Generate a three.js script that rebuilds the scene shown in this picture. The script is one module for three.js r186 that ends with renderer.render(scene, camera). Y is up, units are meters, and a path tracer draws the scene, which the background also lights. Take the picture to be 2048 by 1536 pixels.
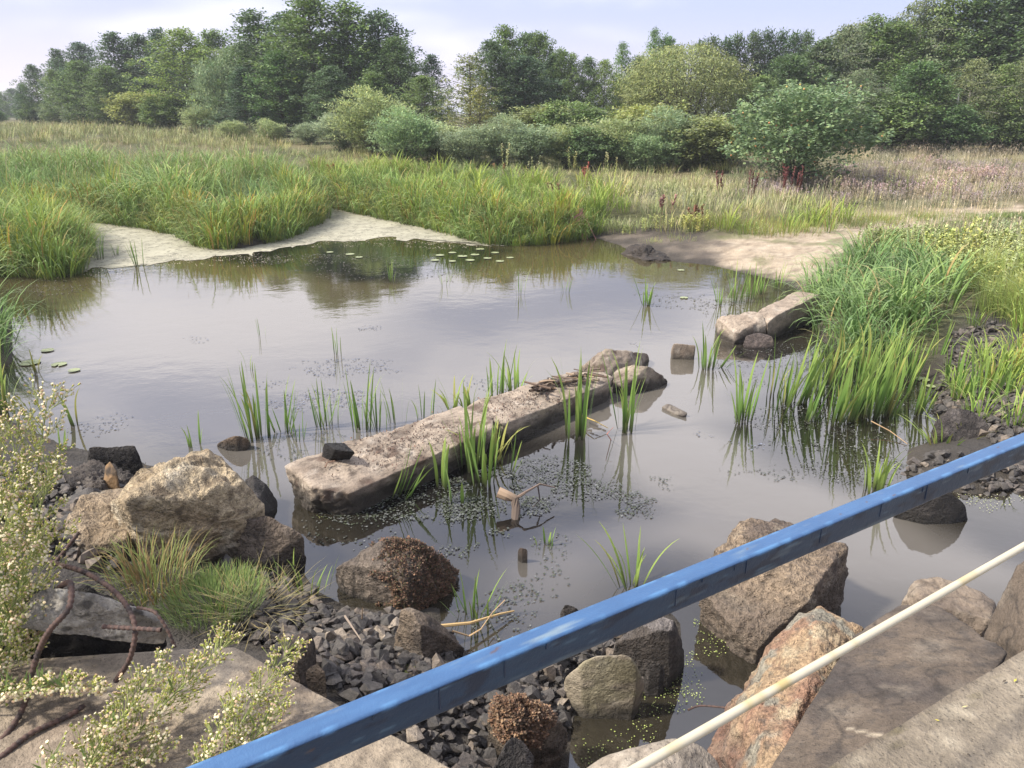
import * as THREE from 'three';
import { mergeVertices, mergeGeometries } from 'three/addons/utils/BufferGeometryUtils.js';
import { ConvexHull } from 'three/addons/math/ConvexHull.js';
import { ConvexGeometry } from 'three/addons/geometries/ConvexGeometry.js';
import { ImprovedNoise } from 'three/addons/math/ImprovedNoise.js';

// ---------------------------------------------------------------- camera, sky, sun, exposure
const V = THREE.Vector3, R = Math.PI / 180;
const scene = new THREE.Scene();
const EYE = 3.0, FOV = 54, FOCAL = 768 / Math.tan(FOV / 2 * R), PITCH = Math.atan((768 - 225) / FOCAL);
const camera = new THREE.PerspectiveCamera(FOV, 4 / 3, 0.05, 4000);
camera.position.set(0, EYE, 0);
camera.rotation.x = -PITCH;
scene.add(camera);
const renderer = new THREE.WebGLRenderer({ antialias: true });
renderer.toneMapping = THREE.LinearToneMapping;
renderer.toneMappingExposure = 1.7;
renderer.shadowMap.enabled = true;
const SUN_AZ = 104, SUN_EL = 48;                      // degrees to the left of the view, and above the horizon
const sunDir = new V(-Math.sin(SUN_AZ * R) * Math.cos(SUN_EL * R), Math.sin(SUN_EL * R), -Math.cos(SUN_AZ * R) * Math.cos(SUN_EL * R));
const sun = new THREE.DirectionalLight(new THREE.Color(1.0, 0.93, 0.82), 4.4);
sun.position.copy(sunDir).multiplyScalar(120);
sun.castShadow = true; sun.shadow.radius = 9;
Object.assign(sun.shadow.camera, { left: -70, right: 70, top: 70, bottom: -70, near: 1, far: 300 });
sun.shadow.mapSize.set(4096, 4096);
scene.add(sun, sun.target);
scene.fog = new THREE.FogExp2(new THREE.Color(0.80, 0.84, 0.92), 0.0008);

const perlin = new ImprovedNoise();
const N3 = (x, y, z) => perlin.noise(x + 31.7, y + 17.3, z + 53.9);
function fbm(x, y, z, o = 4) { let s = 0, a = 0.5, f = 1; for (let i = 0; i < o; i++) { s += a * N3(x * f, y * f, z * f); a *= 0.5; f *= 2.03; } return s; }
const clamp = (x, a = 0, b = 1) => Math.min(b, Math.max(a, x)), lerp = (a, b, t) => a + (b - a) * t;
const sstep = (a, b, x) => { const t = clamp((x - a) / (b - a)); return t * t * (3 - 2 * t); };
const mix3 = (a, b, t) => [lerp(a[0], b[0], t), lerp(a[1], b[1], t), lerp(a[2], b[2], t)];
function rng(seed) { let s = seed >>> 0; return () => { s = (s + 0x6d2b79f5) | 0; let t = Math.imul(s ^ (s >>> 15), 1 | s); t = (t + Math.imul(t ^ (t >>> 7), 61 | t)) ^ t; return ((t ^ (t >>> 14)) >>> 0) / 4294967296; }; }

{ // hazy late-summer sky: pale lavender blue with a thin veil of cloud
  const W = 1024, H = 512, d = new Float32Array(W * H * 4);
  for (let j = 0; j < H; j++) for (let i = 0; i < W; i++) {
    const el = ((j + 0.5) / H - 0.5) * Math.PI, az = ((i + 0.5) / W - 0.5) * 2 * Math.PI, y = Math.sin(el), x = Math.cos(az) * Math.cos(el), z = Math.sin(az) * Math.cos(el);
    let c;
    if (y < 0) c = [0.30, 0.30, 0.27];
    else {
      c = mix3([0.46, 0.46, 0.60], [0.335, 0.405, 0.62], sstep(0.0, 0.12, y));
      c = mix3(c, [0.33, 0.41, 0.66], sstep(0.3, 0.9, y));
      const k = 1 / (y + 0.22), cx = x * k, cz = z * k;
      const n = fbm(cx * 1.15 + 4.1, cz * 1.9 + 1.2, 2.2, 5) + 0.5 * fbm(cx * 0.5 + 9.0, cz * 0.55 + 7, 5.5, 3);
      const veil = sstep(-0.17, 0.40, n + 0.34 * sstep(0.10, 0.26, y) - 0.10);
      const thick = sstep(0.05, 0.45, fbm(cx * 0.9 - 3, cz * 1.1 + 6, 8.8, 4));
      c = mix3(c, mix3(mix3([1.02, 1.0, 1.07], [0.56, 0.56, 0.62], sstep(0.36, 0.6, y)), [0.70, 0.725, 0.86], thick), veil * lerp(0.30, 0.92, sstep(0.06, 0.2, y)));
      const toSun = clamp(x * sunDir.x + y * sunDir.y + z * sunDir.z);
      const glow = Math.pow(toSun, 6) * 0.35 + Math.pow(toSun, 2) * 0.08;
      c = [c[0] + glow, c[1] + glow * 0.96, c[2] + glow * 0.88];
      const low = Math.exp(-y * 9) * clamp(0.35 + 0.65 * (-x * 0.8 - z * 0.6));   // warmer towards the sun's side, near the horizon
      c = mix3(c, [0.74, 0.66, 0.69], 0.8 * low);
    }
    d.set([...c, 1], (j * W + i) * 4);
  }
  const t = new THREE.DataTexture(d, W, H, THREE.RGBAFormat, THREE.FloatType);
  t.mapping = THREE.EquirectangularReflectionMapping; t.magFilter = THREE.LinearFilter; t.minFilter = THREE.LinearFilter; t.needsUpdate = true;
  scene.background = t; scene.environment = t;
}

// ---------------------------------------------------------------- measuring: a sight line of the camera as a place in the world
const cP = Math.cos(PITCH), sP = Math.sin(PITCH);
function ray(px, py) { const x = (px - 1024) / FOCAL, v = -(py - 768) / FOCAL; return new V(x, v * cP - sP, -(cP + v * sP)); }
function at(px, py, h = 0) { const d = ray(px, py), t = (h - EYE) / d.y; return new V(d.x * t, h, d.z * t); }     // where it meets the level h
function atZ(px, py, z) { const d = ray(px, py), t = z / d.z; return new V(d.x * t, EYE + d.y * t, z); }           // where it meets the upright plane at z
function seen(x, y, z, m = 1.2) { const yy = y - EYE, d = -z * cP - yy * sP; if (d < 0.2) return false; const u = yy * cP - z * sP; return Math.abs(x / d) * FOCAL < 1024 * m + 60 && Math.abs(u / d) * FOCAL < 768 * m + 120; }
const poly = (list, h = 0) => list.map(([x, y, hh]) => { const p = at(x, y, hh ?? h); return [p.x, p.z]; });
function inside(P, x, z) { let c = false; for (let i = 0, j = P.length - 1; i < P.length; j = i++) { const [xi, zi] = P[i], [xj, zj] = P[j]; if ((zi > z) !== (zj > z) && x < (xj - xi) * (z - zi) / (zj - zi) + xi) c = !c; } return c; }
function edgeDist(P, x, z) { let m = 1e9; for (let i = 0, j = P.length - 1; i < P.length; j = i++) { const [ax, az] = P[j], [bx, bz] = P[i], dx = bx - ax, dz = bz - az, t = clamp(((x - ax) * dx + (z - az) * dz) / (dx * dx + dz * dz)); const qx = ax + dx * t - x, qz = az + dz * t - z, q = qx * qx + qz * qz; if (q < m) m = q; } return Math.sqrt(m); }
const sdf = (P, x, z) => (inside(P, x, z) ? -1 : 1) * edgeDist(P, x, z);

// ---------------------------------------------------------------- things, parts and textures
const counts = {};
function numbered(name) { const n = counts[name] ?? 0; counts[name] = n + 1; return n ? `${name}_${String(n).padStart(3, '0')}` : name; }
function describe(o, label, category, group, kind) { if (label) o.userData.label = label; if (category) o.userData.category = category; if (group) o.userData.group = group; if (kind) o.userData.kind = kind; return o; }
function thing(name, label, category, p = new V(), group) { const o = new THREE.Group(); o.name = numbered(name); o.position.copy(p); scene.add(o); return describe(o, label, category, group); }
function mesh(name, geo, mat, parent = scene) { const m = new THREE.Mesh(geo, mat); m.name = parent === scene ? numbered(name) : name; m.castShadow = m.receiveShadow = true; parent.add(m); return m; }
function ground(name, geo, mat) { const m = mesh(name, geo, mat); m.userData.kind = 'structure'; return m; }
function another(src, p, label, group) { const c = src.clone(); c.name = numbered(src.name.replace(/_\d{3}$/, '')); c.position.copy(p); scene.add(c); if (label) c.userData.label = label; if (group) c.userData.group = group; return c; }

function tile(size, period, oct, seed, gain = 0.55) {         // tileable value noise, 0..1
  const out = new Float32Array(size * size); let amp = 1, total = 0, per = period;
  for (let o = 0; o < oct; o++) {
    const r = rng(seed + o * 77), g = new Float32Array(per * per).map(() => r());
    for (let y = 0; y < size; y++) { const fy = y / size * per, iy = Math.floor(fy), ty = fy - iy, sy = ty * ty * (3 - 2 * ty);
      for (let x = 0; x < size; x++) { const fx = x / size * per, ix = Math.floor(fx), tx = fx - ix, sx = tx * tx * (3 - 2 * tx);
        const a = g[(iy % per) * per + ix % per], b = g[(iy % per) * per + (ix + 1) % per], c = g[((iy + 1) % per) * per + ix % per], e = g[((iy + 1) % per) * per + (ix + 1) % per];
        out[y * size + x] += amp * lerp(lerp(a, b, sx), lerp(c, e, sx), sy); } }
    total += amp; amp *= gain; per *= 2;
  }
  let lo = 1e9, hi = -1e9; for (const v of out) { lo = Math.min(lo, v); hi = Math.max(hi, v); }
  return out.map((v) => (v - lo) / (hi - lo));
}
function tex(size, fn, srgb = false) {
  const d = new Uint8Array(size * size * 4);
  for (let i = 0; i < size * size; i++) { const c = fn(i, i % size, Math.floor(i / size)); d[i * 4] = clamp(c[0]) * 255; d[i * 4 + 1] = clamp(c[1]) * 255; d[i * 4 + 2] = clamp(c[2]) * 255; d[i * 4 + 3] = 255; }
  const t = new THREE.DataTexture(d, size, size); t.wrapS = t.wrapT = THREE.RepeatWrapping; t.magFilter = THREE.LinearFilter; t.minFilter = THREE.LinearMipmapLinearFilter; t.needsUpdate = true; if (srgb) t.colorSpace = THREE.SRGBColorSpace; return t;
}
const rep = (t, x, y = x) => { const c = t.clone(); c.repeat.set(x, y); c.needsUpdate = true; return c; };
const nA = tile(512, 6, 7, 11, 0.62), nB = tile(512, 24, 5, 23, 0.75), nC = tile(512, 4, 6, 41, 0.5), nD = tile(512, 64, 3, 5, 0.8);
const gray = (f) => tex(512, (i) => { const v = f(i); return [v, v, v]; });
const rockTint = tex(512, (i) => { const v = 0.64 + 0.42 * (nA[i] - 0.45) + 0.95 * (nB[i] - 0.5), s = nD[i]; const k = v * (s < 0.27 ? 0.5 : s > 0.78 ? 1.4 : 1); return [k, k * 0.985, k * 0.96]; });
const rockBump = gray((i) => 0.45 * nA[i] + 0.4 * nB[i] + 0.15 * nD[i]);
const stoneTint = tex(512, (i) => { const s = nD[i], b = nB[i], v = 0.70 + 0.34 * (nA[i] - 0.5) + (s > 0.76 ? 0.28 : s < 0.27 ? -0.36 : 0) + 0.42 * (b - 0.5); return [v, v * 0.98, v * 0.95]; });
const woodTint = tex(512, (i, x, y) => { const v = 0.62 + 0.38 * nB[(y >> 4) * 512 + x] * nA[((y * 2) % 512) * 512 + x]; return [v, v * 0.97, v * 0.93]; });
const paintTint = tex(512, (i) => { const w = nC[i], s = nB[i]; const v = 0.86 + 0.14 * w - (s > 0.8 ? 0.10 : 0); return [v * (s > 0.86 ? 1.25 : 1), v, v]; });
const ripple = gray((i) => 0.5 * nC[i] + 0.5 * nA[i]);
const soilTint = tex(512, (i) => { const v = 0.55 + 0.35 * nA[i] + 0.25 * (nD[i] - 0.5); return [v, v * 0.97, v * 0.93]; });

const std = (o) => new THREE.MeshStandardMaterial({ side: THREE.DoubleSide, ...o });
const M = {
  rock: std({ vertexColors: true, map: rep(rockTint, 2.1), bumpMap: rep(rockBump, 2.1), bumpScale: 0.06, roughness: 0.88 }),
  concrete: std({ vertexColors: true, map: rep(stoneTint, 2.2), bumpMap: rep(rockBump, 2.2), bumpScale: 0.016, roughness: 0.93 }),
  granite: std({ vertexColors: true, map: rep(rockTint, 3), bumpMap: rep(rockBump, 3), bumpScale: 0.04, roughness: 0.85 }),
  wood: std({ vertexColors: true, map: rep(woodTint, 2), bumpMap: rep(rockBump, 3), bumpScale: 0.01, roughness: 0.9 }),
  terrain: std({ vertexColors: true, map: rep(soilTint, 0.9), bumpMap: rep(rockBump, 0.9), bumpScale: 0.05, roughness: 0.95 }),
  gravel: std({ vertexColors: true, map: rep(rockTint, 5), bumpMap: rep(rockBump, 6), bumpScale: 0.006, roughness: 0.75, flatShading: true }),
  leaf: new THREE.MeshPhysicalMaterial({ vertexColors: true, side: THREE.DoubleSide, roughness: 0.92, specularIntensity: 0.5, transmission: 0.42, thickness: 0, flatShading: true }),
  blade: new THREE.MeshPhysicalMaterial({ vertexColors: true, side: THREE.DoubleSide, roughness: 0.88, specularIntensity: 0.45, transmission: 0.36, thickness: 0, flatShading: true }),
  dry: std({ vertexColors: true, roughness: 0.9, flatShading: true }),
  bark: std({ vertexColors: true, roughness: 0.95, flatShading: true }),
};

// ---------------------------------------------------------------- mesh collector for strips, tubes and leaves
class Acc {
  constructor() { this.p = []; this.c = []; this.i = []; }
  v(x, y, z, c) { this.p.push(x, y, z); this.c.push(c[0], c[1], c[2]); return this.p.length / 3 - 1; }
  tri(a, b, c) { this.i.push(a, b, c); }
  leaf(p, d, s, L, w, c) {                                      // a pointed leaf: d along it, s across it
    const a = this.v(p.x, p.y, p.z, c), h = 0.45;
    const b = this.v(p.x + d.x * L * h + s.x * w, p.y + d.y * L * h + s.y * w, p.z + d.z * L * h + s.z * w, c);
    const e = this.v(p.x + d.x * L, p.y + d.y * L, p.z + d.z * L, c);
    const f = this.v(p.x + d.x * L * h - s.x * w, p.y + d.y * L * h - s.y * w, p.z + d.z * L * h - s.z * w, c);
    this.tri(a, b, e); this.tri(a, e, f);
  }
  blade(p, az, L, w, lean, bend, n, c0, c1, c2, tw = 0.3) {     // a grass blade that leans and arches; c0 wet foot, c1 middle, c2 tip
    let x = p.x, y = p.y, z = p.z; const ca = Math.cos(az), sa = Math.sin(az); let pa, pb;
    for (let k = 0; k <= n; k++) {
      const s = k / n, th = lean + bend * Math.pow(s, 1.6), ww = 0.5 * w * (k === n ? 0.04 : Math.min(1, 0.55 + s * 2.2) * (1 - Math.pow(s, 2.6) * 0.85)), t = tw * (s - 0.5);
      const sx = -sa * Math.cos(t), sz = ca * Math.cos(t), sy = Math.sin(t) * 0.6, c = s < 0.3 ? mix3(c0, c1, s / 0.3) : mix3(c1, c2, (s - 0.3) / 0.7);
      const a = this.v(x + sx * ww, y + sy * ww, z + sz * ww, c), b = this.v(x - sx * ww, y - sy * ww, z - sz * ww, c);
      if (k) { this.tri(pa, pb, b); this.tri(pa, b, a); }
      pa = a; pb = b; const st = L / n; x += Math.sin(th) * ca * st; z += Math.sin(th) * sa * st; y += Math.cos(th) * st;
    }
    return new V(x, y, z);
  }
  tube(pts, rad, sides, col) {
    const up = new V(), s = new V(), t = new V(), n = pts.length; let prev = null;
    for (let k = 0; k < n; k++) {
      t.subVectors(pts[Math.min(n - 1, k + 1)], pts[Math.max(0, k - 1)]).normalize();
      s.set(t.z, 0.13, -t.x); if (s.lengthSq() < 0.05) s.set(1, 0, 0); s.addScaledVector(t, -s.dot(t)).normalize(); up.crossVectors(t, s);
      const r = typeof rad === 'function' ? rad(k / (n - 1)) : rad, c = typeof col === 'function' ? col(k / (n - 1)) : col, row = [];
      for (let q = 0; q < sides; q++) { const a = q / sides * 2 * Math.PI, u = Math.cos(a) * r, w = Math.sin(a) * r; row.push(this.v(pts[k].x + s.x * u + up.x * w, pts[k].y + s.y * u + up.y * w, pts[k].z + s.z * u + up.z * w, c)); }
      if (prev) for (let q = 0; q < sides; q++) { const q2 = (q + 1) % sides; this.tri(prev[q], prev[q2], row[q2]); this.tri(prev[q], row[q2], row[q]); }
      prev = row;
    }
  }
  geo(normals = false) {
    const g = new THREE.BufferGeometry(); g.setAttribute('position', new THREE.Float32BufferAttribute(this.p, 3)); g.setAttribute('color', new THREE.Float32BufferAttribute(this.c, 3)); g.setIndex(this.i);
    if (normals) g.computeVertexNormals(); return g;
  }
}
const jit = (c, r, a) => { const k = 1 + (r() - 0.5) * a, h = 1 + (r() - 0.5) * a * 0.4; return [c[0] * k * h, c[1] * k, c[2] * k / h]; };

// ---------------------------------------------------------------- the pond's shoreline and the ground
const POND = poly([[590, 1105], [560, 1040], [470, 985], [290, 925], [130, 890], [40, 850], [-40, 800], [-60, 770], [25, 725], [25, 640], [-10, 592], [-80, 572], [-500, 562], [-500, 550], [0, 548], [100, 553], [150, 546], [158, 505], [130, 462], [0, 450], [-500, 440],
  [-500, 425], [0, 427], [180, 441], [300, 455], [370, 471], [420, 493], [480, 498], [540, 485], [620, 450], [640, 437], [612, 416], [618, 402], [650, 411], [740, 430], [870, 457], [985, 487], [1050, 488], [1120, 482], [1180, 473], [1240, 492], [1270, 512], [1345, 523], [1420, 531], [1480, 545], [1545, 560], [1590, 578], [1625, 615], [1640, 680],
  [1700, 722], [1850, 748], [1885, 800], [1862, 880], [1812, 900], [1815, 948], [1900, 986], [1960, 990], [2100, 967], [2600, 930], [2600, 1320], [2100, 1290], [1800, 1290], [1700, 1340], [1560, 1420], [1480, 1500], [1420, 1640], [1250, 1680], [1150, 1570], [1158, 1440], [1290, 1400], [1380, 1350], [1372, 1245], [1330, 1200], [1230, 1222], [1100, 1282], [960, 1306], [895, 1272], [890, 1205], [800, 1216], [700, 1206], [640, 1175]]);
const SAND = poly([[1385, 508], [1470, 482], [1640, 470], [1700, 458], [1900, 452], [2100, 440], [2100, 452], [1900, 474], [1730, 492], [1640, 560], [1600, 585], [1540, 566], [1470, 548], [1400, 528]]);
const MUD = poly([[1150, 476], [1200, 466], [1400, 476], [1430, 500], [1420, 534], [1330, 528], [1250, 515]]);
const STONY = poly([[1640, 700], [1850, 740], [1950, 660], [2100, 640], [2100, 900], [2100, 985], [1900, 995], [1800, 960], [1790, 890], [1860, 860], [1880, 800]]);
function landHeight(x, z) {
  const r = Math.hypot(x, z); if (r > 90) return 0.48 + farRise(x, z);
  const d = sdf(POND, x, z), n = fbm(x * 0.9, 3.3, z * 0.9, 3);
  if (d < 0) return Math.max(-0.5, d * 0.55) - 0.015;
  if (r < 7.2) { const near = Math.min(0.60, 0.33 * d) + 0.10 * n * sstep(0, 0.5, d) - 0.012, far = 0.30 * (1 - Math.exp(-d / 0.7)); return lerp(near, far, sstep(5.6, 7.2, r)); }
  const sand = 1 - sstep(-0.2, 0.8, Math.min(sdf(SAND, x, z), sdf(MUD, x, z)));
  const bank = 0.48 * (1 - Math.exp(-d / 0.55)), beach = 0.22 * (1 - Math.exp(-d / 1.6)) + 0.02 * d;
  return lerp(bank, beach, sand) * lerp(0.6, 1, sstep(7, 12, r)) + 0.07 * n * sstep(0, 1.5, d) + (r < 26 && sand > 0.05 ? 0.05 * sand * fbm(x * 2.2, 6, z * 2.2, 4) * sstep(0, 0.4, d) : 0) + farRise(x, z);
}
function farRise(x, z) { const D = -z; return D < 0 ? 0 : 1.15 * sstep(18, 50, D) * (D < 34 ? 1 : 1) + 0.16 * fbm(x * 0.06, 7, z * 0.06, 2) * sstep(20, 45, D); }
function onLand(px, py) { const d = ray(px, py), y0 = EYE; let t0 = 1, t = 1; for (; t < 420; t += t < 30 ? 0.15 : t < 90 ? 0.3 : 1) { if (y0 + d.y * t < landHeight(d.x * t, d.z * t)) break; t0 = t; } for (let k = 0; k < 12; k++) { const m = (t0 + t) / 2; if (y0 + d.y * m < landHeight(d.x * m, d.z * m)) t = m; else t0 = m; } return new V(d.x * t, landHeight(d.x * t, d.z * t), d.z * t); }
function polarGrid(radii, angles, fn) {                       // fn(x, z) -> [height, r, g, b] or null
  const A = new Acc(), g = new THREE.BufferGeometry(), uv = [], idx = [];
  for (const r of radii) for (const a of angles) { const x = Math.sin(a) * r, z = -Math.cos(a) * r, f = fn(x, z); A.p.push(x, f[0], z); A.c.push(f[1], f[2], f[3]); uv.push(x, -z); idx.push(f[4] ?? 1); }
  const n = angles.length;
  for (let j = 0; j < radii.length - 1; j++) for (let i = 0; i < n - 1; i++) { const a = j * n + i, b = a + 1, c = a + n, e = c + 1; if (idx[a] || idx[b] || idx[c] || idx[e]) A.i.push(a, b, e, a, e, c); }
  g.setAttribute('position', new THREE.Float32BufferAttribute(A.p, 3)); g.setAttribute('color', new THREE.Float32BufferAttribute(A.c, 3)); g.setAttribute('uv', new THREE.Float32BufferAttribute(uv, 2)); g.setIndex(A.i); g.computeVertexNormals(); return g;
}
const spread = (a, b, s) => { const o = []; for (let k = a; k < b - 1e-6; k += s) o.push(k); return o; };
const angles = [...spread(-180, -48, 6), ...spread(-48, 48, 0.32), ...spread(48, 181, 6)].map((a) => a * R);
const radii = []; for (let r = 0.8; r < 3200; r *= r < 7 ? 1.018 : r < 26 ? 1.009 : r < 40 ? 1.021 : r < 120 ? 1.04 : 1.16) radii.push(r);
ground('ground', polarGrid(radii, angles, (x, z) => {
  const h = landHeight(x, z), r = Math.hypot(x, z);
  let c = mix3([0.085, 0.095, 0.035], [0.17, 0.15, 0.07], sstep(-0.2, 0.3, fbm(x * 0.25, 1, z * 0.25, 3)));
  if (r < 90) {
    const d = sdf(POND, x, z), n = fbm(x * 1.7, 5, z * 1.7, 3) * 0.9;
    if (r < 8) c = mix3([0.045, 0.040, 0.038], [0.075, 0.066, 0.058], sstep(-0.2, 0.3, n));
    const sd = sdf(SAND, x, z) + n * 0.9;
    c = mix3(c, mix3([0.43, 0.355, 0.265], [0.54, 0.46, 0.36], sstep(-0.3, 0.3, fbm(x * 2.2, 9, z * 5, 3))), 1 - sstep(-0.3, 0.35, sd));
    const crack = Math.abs(fbm(x * 2.4, 2, z * 2.4, 2));
    if (sd < 0.2 && crack < 0.035) c = mix3(c, [0.24, 0.19, 0.14], 0.6);
    c = mix3(c, mix3([0.065, 0.052, 0.045], [0.17, 0.14, 0.115], sstep(-0.15, 0.3, n)), 0.92 * (1 - sstep(-0.3, 0.4, sdf(MUD, x, z) + n * 0.7)));
    c = mix3(c, [0.055, 0.05, 0.047], 1 - sstep(-0.3, 0.2, sdf(STONY, x, z)));
    if (d > -1) c = mix3(c, [0.055, 0.047, 0.038], 1 - sstep(0.02, 0.40, d + n * 0.55));
    if (sd < 0.6) c = mix3(c, [0.16, 0.17, 0.07], 0.7 * sstep(0.12, 0.30, fbm(x * 1.1 + 3, 8, z * 1.1, 4)));
    if (d < 0) c = [0.05, 0.045, 0.035];
  }
  return [h, ...c];
}), M.terrain);

// ---------------------------------------------------------------- water: turbid in the open, clear over black mud among the stones and reeds
const CLEAR = [[[560, 1000], [700, 1000], [900, 930], [1000, 900], [1080, 905], [1160, 930], [1200, 1000], [1090, 1060], [960, 1120], [900, 1230], [660, 1215], [580, 1110]],
  [[1430, 700], [1640, 660], [1910, 780], [1830, 960], [1700, 950], [1560, 900], [1490, 860], [1530, 770]],
  [[1130, 1420], [1300, 1390], [1370, 1340], [1360, 1190], [1410, 1190], [1500, 1300], [1540, 1400], [1440, 1700], [1100, 1700]],
  [[1890, 985], [2200, 950], [2200, 1090], [1990, 1060]], [[380, 500], [640, 486], [800, 480], [1000, 500], [900, 540], [740, 560], [480, 520]]].map((p) => poly(p));
const water = new THREE.MeshPhysicalMaterial({ vertexColors: true, roughness: 0.02, ior: 1.95, specularIntensity: 1, bumpMap: rep(ripple, 0.35, 0.5), bumpScale: 0.0025, side: THREE.DoubleSide });
const wr = []; for (let r = 1.6; r < 34; r *= 1.014) wr.push(r);
ground('pond_water', polarGrid(wr, spread(-52, 52, 0.5).map((a) => a * R), (x, z) => {
  const d = sdf(POND, x, z); let k = 1e9; for (const p of CLEAR) k = Math.min(k, sdf(p, x, z));
  const n = fbm(x * 0.8, 4, z * 0.8, 3), far = sstep(6, 15, -z);
  let c = mix3([0.112, 0.102, 0.090], [0.070, 0.056, 0.027], far);
  c = mix3([0.010, 0.009, 0.008], c, sstep(-0.1, 0.75, k + n * 0.8));
  c = mix3([0.03, 0.026, 0.018], c, sstep(0.0, 0.9, -d + n * 0.3) * 0.8 + 0.2);
  return [0, ...c, d < 0.8 ? 1 : 0];
}), water);

// floating mats of pale duckweed in the upper channel
function mat(list, seed) {
  const P = poly(list), s = new THREE.Shape(), pts = [];
  for (let i = 0; i < P.length; i++) { const a = P[i], b = P[(i + 1) % P.length], L = Math.hypot(b[0] - a[0], b[1] - a[1]), n = Math.max(2, Math.ceil(L / 0.12)); for (let k = 0; k < n; k++) { const x = lerp(a[0], b[0], k / n), z = lerp(a[1], b[1], k / n); pts.push([x + fbm(x * 2.3, seed, z * 2.3, 3) * 0.6, z + fbm(x * 2.3, seed + 5, z * 2.3, 4) * 1.1]); } }
  pts.forEach(([x, z], i) => (i ? s.lineTo(x, -z) : s.moveTo(x, -z)));
  return new THREE.ShapeGeometry(s).rotateX(-Math.PI / 2).translate(0, 0.006, 0);
}
const scumTint = tex(512, (i) => { const v = 0.58 + 0.45 * nA[i], k = nB[i] < 0.34 ? 0.5 : nD[i] < 0.2 ? 0.75 : 1; return [v * k, v * k * 0.985, v * k * 0.93]; });
const matGeo = mergeGeometries([mat([[-500, 423], [0, 425], [180, 439], [300, 452], [370, 468], [420, 492], [480, 497], [545, 482], [625, 448], [641, 437], [610, 414], [618, 400], [650, 409], [740, 428], [870, 455], [985, 485], [1000, 492], [930, 488], [850, 480], [770, 477], [690, 480], [620, 487], [560, 498], [480, 511], [400, 516], [330, 524], [230, 536], [165, 542], [156, 505], [128, 462], [0, 449], [-500, 441]], 3)]);
const scum = ground('duckweed_mat', matGeo, std({ color: new THREE.Color().setRGB(0.39, 0.375, 0.30), map: rep(scumTint, 0.45), bumpMap: rep(rockBump, 1.5), bumpScale: 0.01, roughness: 0.85 }));
describe(scum, 'pale cream duckweed mat covering the channel between the reed beds', 'duckweed', null, 'stuff');

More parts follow.
